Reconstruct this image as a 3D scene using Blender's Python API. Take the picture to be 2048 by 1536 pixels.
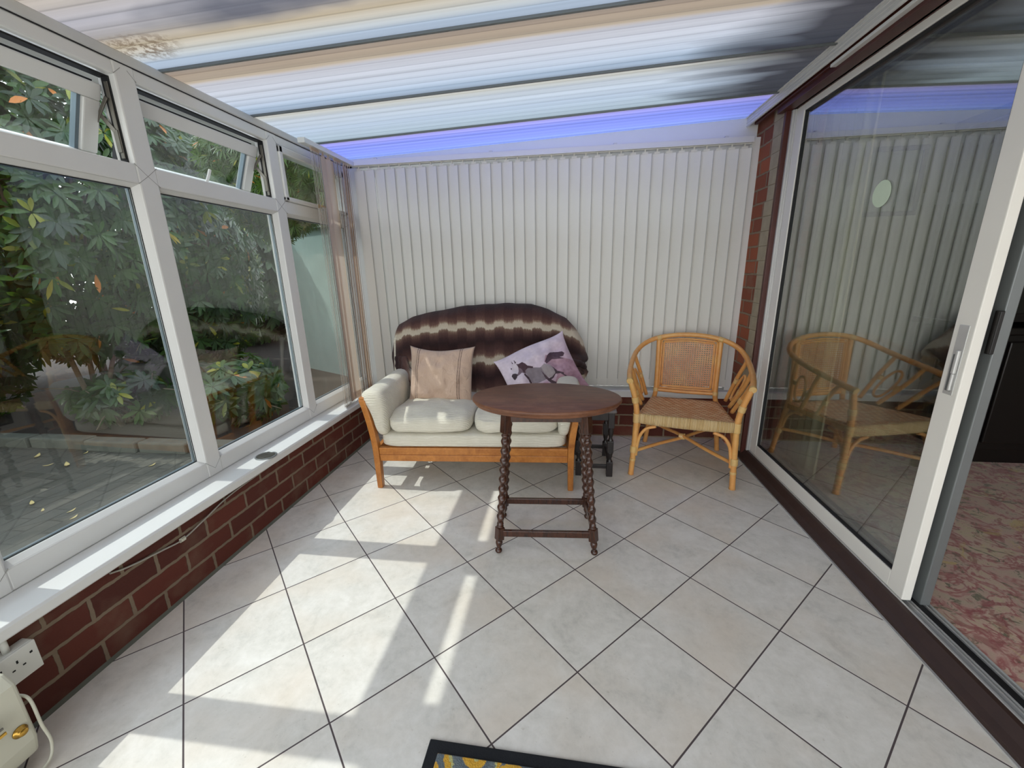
import bpy, bmesh, math, random
from mathutils import Vector, Matrix, noise
R = math.radians
PI = math.pi
sc = bpy.context.scene
for o in list(bpy.data.objects):
    bpy.data.objects.remove(o)
C = sc.collection

# ------------------------------------------------------------------ camera, world, sun, exposure
cam_d = bpy.data.cameras.new('camera')
cam_d.sensor_width = 36.0
cam_d.lens = 823.887 / 2048 * 36.0
cam_d.clip_start = 0.02
cam_d.clip_end = 200
cam = bpy.data.objects.new('camera', cam_d)
C.objects.link(cam)
yaw, pitch, roll = R(-7.7625), R(15.2283), R(-1.2998)
_f = Vector((math.sin(yaw) * math.cos(pitch), math.cos(yaw) * math.cos(pitch), -math.sin(pitch)))
_r = Vector((math.cos(yaw), -math.sin(yaw), 0))
_u = _r.cross(_f)
_r2 = _r * math.cos(roll) + _u * math.sin(roll)
_u2 = -_r * math.sin(roll) + _u * math.cos(roll)
cam.matrix_world = Matrix(((_r2.x, _u2.x, -_f.x, 1.5155), (_r2.y, _u2.y, -_f.y, 0.0), (_r2.z, _u2.z, -_f.z, 1.242), (0, 0, 0, 1)))
sc.camera = cam

world = bpy.data.worlds.new('sky')
sc.world = world
world.use_nodes = True
wn = world.node_tree.nodes
wl = world.node_tree.links
wn.clear()
# thin bright summer haze: pale at the horizon, light blue overhead
tc = wn.new('ShaderNodeTexCoord')
sp = wn.new('ShaderNodeSeparateXYZ')
rp = wn.new('ShaderNodeValToRGB')
rp.color_ramp.elements[0].position = 0.0
rp.color_ramp.elements[0].color = (1.0, 1.0, 0.98, 1)
rp.color_ramp.elements[1].position = 0.9
rp.color_ramp.elements[1].color = (0.70, 0.82, 1.0, 1)
bg = wn.new('ShaderNodeBackground')
bg.inputs['Strength'].default_value = 2.5
wo = wn.new('ShaderNodeOutputWorld')
wl.new(tc.outputs['Generated'], sp.inputs[0])
wl.new(sp.outputs[2], rp.inputs[0])
wl.new(rp.outputs[0], bg.inputs[0])
wl.new(bg.outputs[0], wo.inputs[0])

sun_d = bpy.data.lights.new('sun', 'SUN')
sun_d.energy = 2.0
sun_d.angle = R(0.6)
sun_d.color = (1.0, 0.98, 0.94)
sun = bpy.data.objects.new('sun', sun_d)
C.objects.link(sun)
sun.rotation_euler = Vector((1, 0.0, -1.379)).to_track_quat('-Z', 'Y').to_euler()

sc.view_settings.view_transform = 'Standard'
sc.view_settings.look = 'None'
sc.view_settings.gamma = 1.0
sc.view_settings.use_curve_mapping = False
sc.view_settings.exposure = 0.5
sc.cycles.use_denoising = True
sc.cycles.max_bounces = 10
sc.cycles.diffuse_bounces = 5
sc.cycles.glossy_bounces = 4
sc.cycles.transparent_max_bounces = 24
sc.cycles.transmission_bounces = 6
sc.cycles.sample_clamp_indirect = 6.0
sc.cycles.caustics_reflective = False
sc.cycles.caustics_refractive = False

# ------------------------------------------------------------------ material helpers
def srgb(r, g, b):
    def f(c):
        c /= 255.0
        return c / 12.92 if c <= 0.04045 else ((c + 0.055) / 1.055) ** 2.4
    return (f(r), f(g), f(b), 1.0)

class NT:
    """small wrapper to write node trees compactly"""
    def __init__(self, name):
        self.m = bpy.data.materials.new(name)
        self.m.use_nodes = True
        self.t = self.m.node_tree
        self.t.nodes.clear()
        self.out = self.t.nodes.new('ShaderNodeOutputMaterial')
    def n(self, typ, ins=None, **kw):
        nd = self.t.nodes.new(typ)
        for k, v in kw.items():
            setattr(nd, k, v)
        if ins:
            for k, v in ins.items():
                self.set(nd.inputs[k], v)
        return nd
    def set(self, sock, v):
        if isinstance(v, bpy.types.NodeSocket):
            self.t.links.new(v, sock)
        elif isinstance(v, bpy.types.Node):
            self.t.links.new(v.outputs[0], sock)
        else:
            sock.default_value = v
    def math(self, op, a, b=None, c=None, clamp=False):
        nd = self.t.nodes.new('ShaderNodeMath')
        nd.operation = op
        nd.use_clamp = clamp
        for i, v in enumerate((a, b, c)):
            if v is not None:
                self.set(nd.inputs[i], v)
        return nd.outputs[0]
    def mix(self, fac, a, b, blend='MIX'):
        nd = self.t.nodes.new('ShaderNodeMix')
        nd.data_type = 'RGBA'
        nd.blend_type = blend
        self.set(nd.inputs[0], fac)
        self.set(nd.inputs[6], a)
        self.set(nd.inputs[7], b)
        return nd.outputs[2]
    def ramp(self, fac, stops, interp='LINEAR'):
        nd = self.t.nodes.new('ShaderNodeValToRGB')
        nd.color_ramp.interpolation = interp
        e = nd.color_ramp.elements
        while len(e) < len(stops):
            e.new(0.5)
        for i, (p, c) in enumerate(stops):
            e[i].position = p
            e[i].color = c if hasattr(c, '__len__') else (c, c, c, 1)
        self.set(nd.inputs[0], fac)
        return nd.outputs[0]
    def coord(self, kind='Object'):
        return self.n('ShaderNodeTexCoord').outputs[kind]
    def pos(self):
        return self.n('ShaderNodeNewGeometry').outputs['Position']
    def xyz(self, v):
        nd = self.n('ShaderNodeSeparateXYZ', {0: v})
        return nd.outputs[0], nd.outputs[1], nd.outputs[2]
    def comb(self, x=0.0, y=0.0, z=0.0):
        return self.n('ShaderNodeCombineXYZ', {0: x, 1: y, 2: z}).outputs[0]
    def noise(self, v, scale, detail=3.0, rough=0.55, dist=0.0):
        nd = self.n('ShaderNodeTexNoise', {'Vector': v, 'Scale': scale, 'Detail': detail, 'Roughness': rough, 'Distortion': dist})
        return nd.outputs['Fac']
    def bump(self, h, strength=0.3, dist=0.002):
        return self.n('ShaderNodeBump', {'Height': h, 'Strength': strength, 'Distance': dist}).outputs[0]
    def bsdf(self, col, rough=0.5, metal=0.0, normal=None, spec=0.5, sheen=0.0):
        nd = self.n('ShaderNodeBsdfPrincipled', {'Base Color': col, 'Roughness': rough, 'Metallic': metal, 'Specular IOR Level': spec})
        if sheen:
            nd.inputs['Sheen Weight'].default_value = sheen
        if normal is not None:
            self.set(nd.inputs['Normal'], normal)
        return nd
    def done(self, shader):
        self.set(self.out.inputs[0], shader)
        return self.m

def simple(name, col, rough=0.5, metal=0.0, var=0.06, scale=8.0, bump=0.0, bscale=200.0, spec=0.5, sheen=0.0):
    t = NT(name)
    c = t.coord()
    n = t.noise(c, scale, 4)
    dark = tuple(x * (1 - var) for x in col[:3]) + (1,)
    lite = tuple(min(1, x * (1 + var)) for x in col[:3]) + (1,)
    cc = t.mix(n, dark, lite)
    nm = t.bump(t.noise(c, bscale, 2), bump) if bump else None
    return t.done(t.bsdf(cc, rough, metal, nm, spec, sheen))

def glass_mat(name, tint=(0.94, 0.97, 0.96, 1), boost=2.0, rough=0.0):
    t = NT(name)
    bf = t.n('ShaderNodeNewGeometry').outputs['Backfacing']
    ior = t.math('SUBTRACT', 1.5, t.math('MULTIPLY', bf, 1.5 - 1 / 1.5))
    fr = t.n('ShaderNodeFresnel', {'IOR': ior})
    f = t.math('MULTIPLY', fr, boost, clamp=True)
    tr = t.n('ShaderNodeBsdfTransparent', {'Color': tint})
    gl = t.n('ShaderNodeBsdfGlossy', {'Color': (1, 1, 1, 1), 'Roughness': rough})
    return t.done(t.n('ShaderNodeMixShader', {0: f, 1: tr, 2: gl}))

def wood(name, dark, lite, rough=0.35, axis=0, stretch=12.0, scale=6.0, bump=0.08, spec=0.5, worn=None):
    t = NT(name)
    x, y, z = t.xyz(t.coord())
    s = [stretch] * 3
    s[axis] = 1.0
    v = t.comb(t.math('MULTIPLY', x, s[0]), t.math('MULTIPLY', y, s[1]), t.math('MULTIPLY', z, s[2]))
    n = t.noise(v, scale, 5, 0.6, 0.8)
    n2 = t.noise(v, scale * 5, 3, 0.6)
    f = t.math('ADD', t.math('MULTIPLY', n, 0.75), t.math('MULTIPLY', n2, 0.25))
    c = t.ramp(f, [(0.3, dark), (0.7, lite)])
    rr = rough
    if worn:
        w = t.ramp(t.noise(t.coord(), 5.0, 6, 0.7), [(0.5, 0.0), (0.72, 1.0)])
        c = t.mix(t.math('MULTIPLY', w, 0.55), c, worn)
    return t.done(t.bsdf(c, rr, 0, t.bump(n2, bump), spec))

M = {}
M['upvc'] = simple('white_upvc', srgb(222, 222, 219), 0.32, var=0.03)
M['upvc_dirty'] = simple('white_trim_plastic', srgb(205, 205, 203), 0.4, var=0.08, scale=12)
M['joint'] = simple('plastic_joint_shadowline', srgb(150, 150, 146), 0.6)
M['gasket'] = simple('black_gasket', srgb(22, 22, 24), 0.6)
M['spacer'] = simple('glazing_spacer', srgb(120, 135, 145), 0.35, 0.6)
M['steel'] = simple('stay_steel', srgb(120, 116, 108), 0.38, 0.8)
M['alu'] = simple('satin_aluminium', srgb(205, 205, 202), 0.35, 0.35, var=0.05)
M['alu_grey'] = simple('grey_aluminium', srgb(120, 124, 124), 0.4, 0.4, var=0.08)
M['dooralu'] = simple('door_aluminium', srgb(234, 231, 222), 0.38, 0.0, var=0.03)
M['brown'] = simple('dark_brown_paint', srgb(74, 30, 21), 0.42, var=0.25, scale=20, bump=0.08, bscale=60)
M['sill_brown'] = simple('worn_dark_sill', srgb(56, 38, 31), 0.5, var=0.3, scale=20, bump=0.08, bscale=60)
M['glass'] = glass_mat('window_glass', (0.955, 0.98, 0.97, 1), 1.5)
M['doorglass'] = glass_mat('door_glass', (0.86, 0.89, 0.86, 1), 3.0)
M['oak'] = wood('golden_oak', srgb(150, 86, 30), srgb(200, 132, 62), 0.35, axis=0, stretch=1, scale=14)
M['dark_wood'] = wood('dark_turned_wood', srgb(30, 17, 11), srgb(82, 46, 29), 0.26, axis=2, stretch=5, scale=12, spec=0.6)
M['table_wood'] = wood('worn_table_top', srgb(84, 50, 33), srgb(126, 80, 52), 0.46, axis=0, stretch=7, scale=5, worn=srgb(140, 100, 76))
M['stool_wood'] = wood('blackened_wood', srgb(16, 13, 12), srgb(44, 36, 34), 0.35, axis=2, stretch=5, scale=10)
M['stool_top'] = wood('grey_worn_wood', srgb(70, 64, 62), srgb(112, 104, 100), 0.42, axis=0, stretch=5, scale=10)
M['black'] = simple('black_lacquer', srgb(14, 11, 10), 0.3, var=0.3)
M['darkglass'] = simple('cabinet_glass', srgb(30, 32, 30), 0.06, var=0.3)
M['plastic'] = simple('white_plastic', srgb(222, 222, 214), 0.38, var=0.02)
M['cream_plastic'] = simple('cream_plastic', srgb(206, 204, 186), 0.42, var=0.03)
M['brass'] = simple('brass', srgb(190, 150, 70), 0.25, 0.9)
M['holes'] = simple('socket_slot', srgb(12, 12, 12), 0.8)
M['chain'] = simple('bead_chain', srgb(205, 203, 196), 0.5)
M['sticker'] = simple('pale_sticker', srgb(206, 222, 196), 0.6, var=0.04)
M['mortar'] = simple('mortar_render', srgb(158, 146, 122), 0.95, var=0.25, scale=18, bump=0.6, bscale=90)
M['soil'] = simple('leafy_soil', srgb(40, 30, 21), 0.95, var=0.5, scale=14, bump=0.9, bscale=40)
M['stone'] = simple('mossy_kerb_stone', srgb(98, 100, 90), 0.95, var=0.4, scale=9, bump=0.7, bscale=50)
M['bark'] = simple('branch_bark', srgb(98, 84, 66), 0.9, var=0.35, scale=20, bump=0.4, bscale=60)
M['wallpaint'] = simple('inner_wall_paint', srgb(150, 146, 134), 0.9, var=0.05)
M['house_render'] = simple('white_house_render', srgb(172, 196, 188), 0.9, var=0.22, scale=3, bump=0.3, bscale=40)
M['bounce_patio'] = simple('bounce_patio_slabs', srgb(208, 204, 192), 0.9, var=0.06, scale=5)
M['rugedge'] = simple('black_mat_binding', srgb(16, 19, 24), 0.85, var=0.3, scale=60, bump=0.5, bscale=300)

# floor tiles, laid on the diagonal
def tile_mat():
    t = NT('diagonal_floor_tiles')
    S = 0.335
    Y0 = -3.12177173
    x, y, z = t.xyz(t.pos())
    s2 = 2 ** -0.5
    dif = t.math('SUBTRACT', t.math('MULTIPLY', x, 1 / S / s2), 0.6)
    sm = t.math('MULTIPLY', t.math('ADD', t.math('MULTIPLY', y, 1 / S), Y0), 1 / s2)
    a = t.math('MULTIPLY', t.math('ADD', sm, dif), 0.5)
    b = t.math('MULTIPLY', t.math('SUBTRACT', sm, dif), 0.5)
    def edge(v):
        fr = t.math('FRACT', v)
        return t.math('ABSOLUTE', t.math('SUBTRACT', fr, 0.5))
    g = t.math('MAXIMUM', edge(a), edge(b))       # 0.5 on the joint
    mask = t.math('MULTIPLY', t.math('SUBTRACT', g, 0.4925), 700.0, clamp=True)
    cell = t.comb(t.math('FLOOR', a), t.math('FLOOR', b), 0.0)
    wn_ = t.n('ShaderNodeTexWhiteNoise', {'Vector': cell})
    off = t.n('ShaderNodeVectorMath', {0: wn_.outputs['Color'], 1: (7.0, 7.0, 7.0)}, operation='MULTIPLY')
    v = t.n('ShaderNodeVectorMath', {0: t.pos(), 1: off.outputs[0]}, operation='ADD').outputs[0]
    n1 = t.noise(v, 7.0, 6, 0.62, 0.6)
    n2 = t.noise(v, 34.0, 5, 0.7, 0.3)
    n3 = t.noise(v, 3.0, 3, 0.5)
    f = t.math('ADD', t.math('MULTIPLY', n1, 0.6), t.math('MULTIPLY', n2, 0.4))
    col = t.ramp(f, [(0.32, srgb(200, 197, 188)), (0.46, srgb(220, 216, 207)), (0.58, srgb(230, 226, 218)), (0.75, srgb(239, 236, 230))])
    warm = t.ramp(n3, [(0.45, 0.0), (0.7, 1.0)])
    col = t.mix(t.math('MULTIPLY', warm, 0.5), col, srgb(222, 206, 186))
    spots = t.ramp(t.noise(v, 85.0, 2, 0.5), [(0.70, 0.0), (0.76, 1.0)])
    col = t.mix(t.math('MULTIPLY', spots, 0.3), col, srgb(170, 160, 140))
    col = t.mix(mask, col, srgb(84, 74, 74))
    rough = t.math('ADD', t.math('MULTIPLY', mask, 0.45), t.math('ADD', 0.33, t.math('MULTIPLY', n2, 0.16)))
    h = t.math('SUBTRACT', t.math('MULTIPLY', n2, 0.25), t.math('MULTIPLY', mask, 1.0))
    nd = t.bsdf(col, rough, 0, t.bump(h, 0.35, 0.0012), 0.42)
    return t.done(nd)
M['tile'] = tile_mat()

def brick_mat(name, u_axis, cols, mort, u0=0.0, v0=0.0):
    t = NT(name)
    p = t.xyz(t.pos())
    u = t.math('ADD', p[u_axis], u0)
    v = t.math('ADD', p[2], v0)
    wob = t.n('ShaderNodeTexNoise', {'Vector': t.pos(), 'Scale': 28.0, 'Detail': 2.0})
    wv = t.math('MULTIPLY', t.math('SUBTRACT', wob.outputs['Fac'], 0.5), 0.010)
    vec = t.comb(t.math('ADD', u, wv), t.math('ADD', v, wv), 0.0)
    br = t.n('ShaderNodeTexBrick', {'Vector': vec, 'Color1': cols[0], 'Color2': cols[1], 'Mortar': mort, 'Scale': 1.0, 'Mortar Size': 0.0072,
                                    'Mortar Smooth': 0.25, 'Bias': 0.0, 'Brick Width': 0.2235, 'Row Height': 0.085}, offset=0.5, offset_frequency=2, squash=1.0)
    n = t.noise(t.pos(), 26.0, 6, 0.7)
    n2 = t.noise(t.pos(), 140.0, 3, 0.6)
    n3 = t.noise(t.pos(), 5.0, 3, 0.6)
    c = t.mix(t.math('MULTIPLY', n, 0.55), br.outputs['Color'], cols[2], 'MIX')
    c = t.mix(br.outputs['Fac'], c, t.mix(n, mort, tuple(x * 0.62 for x in mort[:3]) + (1,)))
    c = t.mix(t.ramp(n3, [(0.52, 0.0), (0.8, 0.35)]), c, mort)
    h = t.math('SUBTRACT', t.math('ADD', t.math('MULTIPLY', n, 0.3), t.math('MULTIPLY', n2, 0.25)), br.outputs['Fac'])
    return t.done(t.bsdf(c, 0.85, 0, t.bump(h, 0.8, 0.006), 0.3))
BRK = (srgb(104, 52, 40), srgb(78, 40, 33), srgb(90, 48, 38))
MRT = srgb(142, 124, 104)
M['brick_x'] = brick_mat('red_brick_side', 1, BRK, MRT, u0=-1.689 + 0.2235 * 20, v0=-0.003)
M['brick_y'] = brick_mat('red_brick_end', 0, BRK, MRT, u0=3.0, v0=-0.003)
M['brick_p'] = brick_mat('orange_brick_pier', 1, (srgb(166, 92, 60), srgb(112, 62, 48), srgb(146, 84, 60)), srgb(150, 128, 104), u0=5.03, v0=-0.003)

def roof_mat(name, blue):
    t = NT(name)
    x, y, z = t.xyz(t.pos())
    q = t.math('DIVIDE', t.math('SUBTRACT', y, 0.222), 0.495)
    f = t.math('FRACT', q)
    k = t.math('FLOOR', q)
    wob = t.math('MULTIPLY', t.math('SUBTRACT', t.noise(t.comb(t.math('MULTIPLY', x, 0.6), t.math('MULTIPLY', y, 9.0), 0.0), 2.0, 3), 0.5), 0.05)
    ff = t.math('ADD', f, wob)
    if blue:
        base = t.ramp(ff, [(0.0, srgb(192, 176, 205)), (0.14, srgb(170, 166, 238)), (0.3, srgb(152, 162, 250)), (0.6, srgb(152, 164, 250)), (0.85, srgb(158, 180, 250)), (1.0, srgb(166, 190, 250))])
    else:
        a = t.ramp(ff, [(0.0, srgb(158, 142, 130)), (0.12, srgb(196, 172, 148)), (0.26, srgb(218, 196, 168)), (0.30, srgb(232, 226, 226)), (0.55, srgb(236, 236, 240)), (0.78, srgb(222, 230, 240)), (0.9, srgb(198, 214, 230)), (1.0, srgb(168, 178, 190))])  # bands carry sun light refracted by the sheet, put into the tint
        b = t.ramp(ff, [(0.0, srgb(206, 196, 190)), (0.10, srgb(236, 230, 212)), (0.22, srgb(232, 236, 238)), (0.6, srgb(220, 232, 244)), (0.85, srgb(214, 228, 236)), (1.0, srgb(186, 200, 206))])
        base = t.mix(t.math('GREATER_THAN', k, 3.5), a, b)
        # nearest sheet: refracted sun glow painted as tan over most of its width
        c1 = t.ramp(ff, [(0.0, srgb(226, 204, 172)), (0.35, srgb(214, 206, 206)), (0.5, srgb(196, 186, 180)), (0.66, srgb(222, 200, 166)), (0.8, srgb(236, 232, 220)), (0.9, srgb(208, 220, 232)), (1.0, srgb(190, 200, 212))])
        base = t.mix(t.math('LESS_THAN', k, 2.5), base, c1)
    # fine ribs of the multiwall sheet, their shading put into the colour
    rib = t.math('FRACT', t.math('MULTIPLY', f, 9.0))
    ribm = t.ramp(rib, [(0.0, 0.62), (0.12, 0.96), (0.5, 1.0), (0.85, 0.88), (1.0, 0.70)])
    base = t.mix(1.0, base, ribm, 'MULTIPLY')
    if not blue:
        # dark grey towards the house wall, ragged edge
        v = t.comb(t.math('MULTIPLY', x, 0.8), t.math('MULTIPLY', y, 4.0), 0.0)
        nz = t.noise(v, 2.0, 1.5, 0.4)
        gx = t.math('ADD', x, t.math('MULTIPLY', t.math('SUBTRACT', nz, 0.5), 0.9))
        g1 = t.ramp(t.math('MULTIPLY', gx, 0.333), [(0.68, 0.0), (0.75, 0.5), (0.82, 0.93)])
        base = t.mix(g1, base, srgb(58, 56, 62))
        # grey patch and brown moss patch near the eaves of the front sheets
        def patch(cx, cy, rx, ry, wobble):
            nn = t.noise(t.comb(x, t.math('MULTIPLY', y, 2.0), 0.0), 4.0, 2, 0.5)
            dx = t.math('DIVIDE', t.math('SUBTRACT', x, cx), rx)
            dy = t.math('DIVIDE', t.math('SUBTRACT', y, cy), ry)
            d = t.math('ADD', t.math('MULTIPLY', dx, dx), t.math('MULTIPLY', dy, dy))
            d = t.math('ADD', d, t.math('MULTIPLY', t.math('SUBTRACT', nn, 0.5), wobble))
            return t.ramp(d, [(0.1, 1.0), (1.0, 0.0)])
        base = t.mix(t.math('MULTIPLY', patch(0.52, 1.43, 0.42, 0.11, 1.6), 0.85), base, srgb(112, 112, 122))
        sp = t.ramp(t.noise(t.pos(), 48.0, 4, 0.7), [(0.46, 0.0), (0.56, 1.0)])
        m2 = t.math('MULTIPLY', patch(-0.01, 1.56, 0.17, 0.09, 1.2), sp)
        base = t.mix(t.math('MULTIPLY', m2, 0.75), base, srgb(120, 92, 66))
    nm = t.bump(t.math('ABSOLUTE', t.math('SUBTRACT', rib, 0.5)), 0.25, 0.004)
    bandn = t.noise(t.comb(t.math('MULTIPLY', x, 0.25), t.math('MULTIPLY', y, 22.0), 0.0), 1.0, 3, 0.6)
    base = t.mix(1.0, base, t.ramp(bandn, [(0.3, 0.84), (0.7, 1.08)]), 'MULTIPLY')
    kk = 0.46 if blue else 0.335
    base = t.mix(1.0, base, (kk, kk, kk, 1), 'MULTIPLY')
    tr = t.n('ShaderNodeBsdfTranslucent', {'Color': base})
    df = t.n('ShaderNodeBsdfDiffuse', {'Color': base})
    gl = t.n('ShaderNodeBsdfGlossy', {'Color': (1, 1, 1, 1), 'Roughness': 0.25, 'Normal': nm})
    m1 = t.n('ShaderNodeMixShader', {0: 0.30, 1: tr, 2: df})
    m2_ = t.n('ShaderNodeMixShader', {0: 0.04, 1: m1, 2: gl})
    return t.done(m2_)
M['roof'] = roof_mat('mossy_refraction_tint_sheet', False)
M['roof_blue'] = roof_mat('blue_multiwall_sheet', True)

def blind_mat(name, col, tr_amt=0.35):
    t = NT(name)
    x, y, z = t.xyz(t.coord())
    w = t.noise(t.comb(t.math('MULTIPLY', x, 30.0), t.math('MULTIPLY', y, 30.0), t.math('MULTIPLY', z, 400.0)), 1.0, 2)
    c = t.mix(t.math('MULTIPLY', w, 0.35), col, tuple(v * 0.88 for v in col[:3]) + (1,))
    d = t.bsdf(c, 0.8, 0, t.bump(w, 0.15, 0.0005), 0.2)
    tr = t.n('ShaderNodeBsdfTranslucent', {'Color': c})
    return t.done(t.n('ShaderNodeMixShader', {0: tr_amt, 1: d, 2: tr}))
M['vane'] = blind_mat('ivory_blind_fabric', srgb(242, 240, 233), 0.22)
M['vane_side'] = blind_mat('cream_blind_fabric', srgb(232, 214, 196), 0.4)

M['vane_gap_shade'] = simple('blind_gap_shade', srgb(178, 176, 170), 0.85)  # grey that stands for the shade between overlapping vanes
def fabric_cream():
    t = NT('ribbed_cream_fabric')
    c = t.coord()
    x, y, z = t.xyz(c)
    warp = t.noise(c, 9.0, 3, 0.6)
    v = t.math('ADD', t.math('MULTIPLY', t.math('ADD', y, z), 420.0), t.math('MULTIPLY', warp, 16.0))
    s = t.math('SINE', v)
    n = t.noise(c, 14.0, 4, 0.6)
    col = t.mix(n, srgb(204, 198, 180), srgb(224, 219, 204))
    h = t.math('ADD', t.math('MULTIPLY', s, 0.35), t.math('MULTIPLY', t.noise(t.comb(t.math('MULTIPLY', x, 8.0), t.math('MULTIPLY', y, 40.0), t.math('MULTIPLY', z, 40.0)), 1.5, 3), 0.9))
    return t.done(t.bsdf(col, 0.9, 0, t.bump(h, 0.6, 0.004), 0.15, 0.2))
M['cream'] = fabric_cream()

def fur_mat():
    t = NT('striped_fur_throw')
    uvn = t.n('ShaderNodeUVMap').outputs[0]
    u, v, _ = t.xyz(uvn)
    st = t.math('SINE', t.math('MULTIPLY', u, 2 * PI / 0.130))
    st = t.math('MULTIPLY', st, 3.2)
    st = t.math('MINIMUM', t.math('MAXIMUM', st, -1.0), 1.0)
    wp = t.noise(t.comb(t.math('MULTIPLY', u, 3.0), t.math('MULTIPLY', v, 2.0), 0.0), 1.6, 2, 0.5)
    vv = t.math('ADD', v, t.math('MULTIPLY', st, 0.0080))
    vv = t.math('ADD', vv, t.math('MULTIPLY', t.math('SUBTRACT', wp, 0.5), 0.055))
    nz = t.noise(t.comb(t.math('MULTIPLY', u, 90.0), t.math('MULTIPLY', v, 26.0), 0.0), 1.0, 4, 0.7)
    vv = t.math('ADD', vv, t.math('MULTIPLY', t.math('SUBTRACT', nz, 0.5), 0.034))
    f = t.math('FRACT', t.math('DIVIDE', vv, 0.232))
    col = t.ramp(f, [(0.0, srgb(62, 40, 38)), (0.18, srgb(84, 58, 54)), (0.30, srgb(112, 82, 74)), (0.35, srgb(150, 126, 108)), (0.40, srgb(206, 193, 172)), (0.53, srgb(216, 206, 186)),
                     (0.57, srgb(134, 110, 94)), (0.66, srgb(96, 70, 64)), (0.80, srgb(66, 44, 43)), (0.92, srgb(50, 33, 34)), (1.0, srgb(60, 39, 38))])
    hs = t.noise(t.comb(t.math('MULTIPLY', u, 260.0), t.math('MULTIPLY', v, 70.0), 0.0), 1.0, 3, 0.8)
    col = t.mix(t.math('MULTIPLY', hs, 0.5), col, t.mix(1.0, col, (0.45, 0.42, 0.42, 1), 'MULTIPLY'))
    big = t.noise(t.comb(t.math('MULTIPLY', u, 5.0), t.math('MULTIPLY', v, 5.0), 0.0), 2.0, 3)
    h = t.math('ADD', hs, t.math('MULTIPLY', st, 0.25))
    h = t.math('ADD', h, big)
    return t.done(t.bsdf(col, 0.8, 0, t.bump(h, 0.9, 0.006), 0.2, 0.08))
M['fur'] = fur_mat()

def pillow_mat():
    t = NT('beige_openwork_cotton')
    u, v, _ = t.xyz(t.n('ShaderNodeUVMap').outputs[0])
    c = t.coord()
    n = t.noise(c, 7.0, 4)
    col = t.mix(n, srgb(184, 156, 136), srgb(204, 178, 158))
    mask = 0.0
    for uc in (0.135, 0.165, 0.80, 0.83):
        d = t.math('ABSOLUTE', t.math('SUBTRACT', u, uc))
        a = t.math('LESS_THAN', d, 0.0075)
        b = t.math('GREATER_THAN', t.math('FRACT', t.math('MULTIPLY', v, 42.0)), 0.45)
        mask = t.math('MAXIMUM', mask, t.math('MULTIPLY', a, b))
    fine = t.math('GREATER_THAN', t.math('FRACT', t.math('MULTIPLY', u, 60.0)), 0.8)
    band = t.math('LESS_THAN', t.math('MINIMUM', t.math('ABSOLUTE', t.math('SUBTRACT', u, 0.15)), t.math('ABSOLUTE', t.math('SUBTRACT', u, 0.815))), 0.055)
    col = t.mix(t.math('MULTIPLY', t.math('MULTIPLY', fine, band), 0.25), col, srgb(140, 112, 94))
    col = t.mix(mask, col, srgb(66, 44, 36))
    wr = t.noise(t.comb(t.math('MULTIPLY', u, 5.0), t.math('MULTIPLY', v, 3.0), 0.0), 1.6, 3, 0.5, 1.2)
    h = t.math('SUBTRACT', t.math('MULTIPLY', wr, 3.0), mask)
    return t.done(t.bsdf(col, 0.65, 0, t.bump(h, 0.5, 0.008), 0.35, 0.25))
M['beige'] = pillow_mat()

def paint_mat():
    t = NT('printed_horse_fabric')
    a = t.n('ShaderNodeAttribute', attribute_name='print')
    u, v, _ = t.xyz(t.n('ShaderNodeUVMap').outputs[0])
    wr = t.noise(t.comb(t.math('MULTIPLY', u, 3.0), t.math('MULTIPLY', v, 4.0), 0.0), 1.7, 3, 0.5, 1.0)
    return t.done(t.bsdf(a.outputs['Color'], 0.7, 0, t.bump(wr, 0.5, 0.01), 0.3, 0.15))
M['print'] = paint_mat()

def rattan_mat(name, a, b, scale=30):
    t = NT(name)
    c = t.coord()
    n = t.noise(c, scale, 5, 0.6)
    n2 = t.noise(c, 6.0, 3)
    col = t.mix(n, a, b)
    col = t.mix(t.ramp(n2, [(0.5, 0.0), (0.75, 0.5)]), col, srgb(222, 182, 108))
    return t.done(t.bsdf(col, 0.32, 0, t.bump(n, 0.15), 0.5))
M['rattan'] = rattan_mat('honey_rattan_cane', srgb(200, 132, 66), srgb(228, 172, 104))
M['binding'] = rattan_mat('pale_cane_binding', srgb(200, 160, 96), srgb(224, 190, 132), 80)
M['cane'] = rattan_mat('brown_cane_webbing', srgb(172, 110, 66), srgb(206, 148, 98), 60)

def weave_mat():
    t = NT('woven_cane_seat')
    x, y, z = t.xyz(t.coord())
    cx, cy = t.math('MULTIPLY', x, 1 / 0.036), t.math('MULTIPLY', y, 1 / 0.021)
    row = t.math('FLOOR', cy)
    off = t.math('MULTIPLY', t.math('MODULO', row, 3.0), 0.333)
    fx = t.math('FRACT', t.math('ADD', cx, off))
    fy = t.math('FRACT', cy)
    hx = t.math('SINE', t.math('MULTIPLY', fx, PI))
    hy = t.math('SINE', t.math('MULTIPLY', fy, PI))
    h = t.math('MULTIPLY', t.math('POWER', hx, 0.6), t.math('POWER', hy, 0.6))
    n = t.noise(t.coord(), 24.0, 4)
    cell = t.comb(t.math('FLOOR', t.math('ADD', cx, off)), row, 0.0)
    w = t.n('ShaderNodeTexWhiteNoise', {'Vector': cell}).outputs['Value']
    col = t.mix(t.math('ADD', t.math('MULTIPLY', w, 0.6), t.math('MULTIPLY', n, 0.4)), srgb(220, 146, 86), srgb(252, 226, 180))
    col = t.mix(t.math('POWER', h, 0.5), srgb(120, 62, 30), col)
    return t.done(t.bsdf(col, 0.5, 0, t.bump(h, 0.3, 0.002), 0.4))
M['weave'] = weave_mat()

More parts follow.
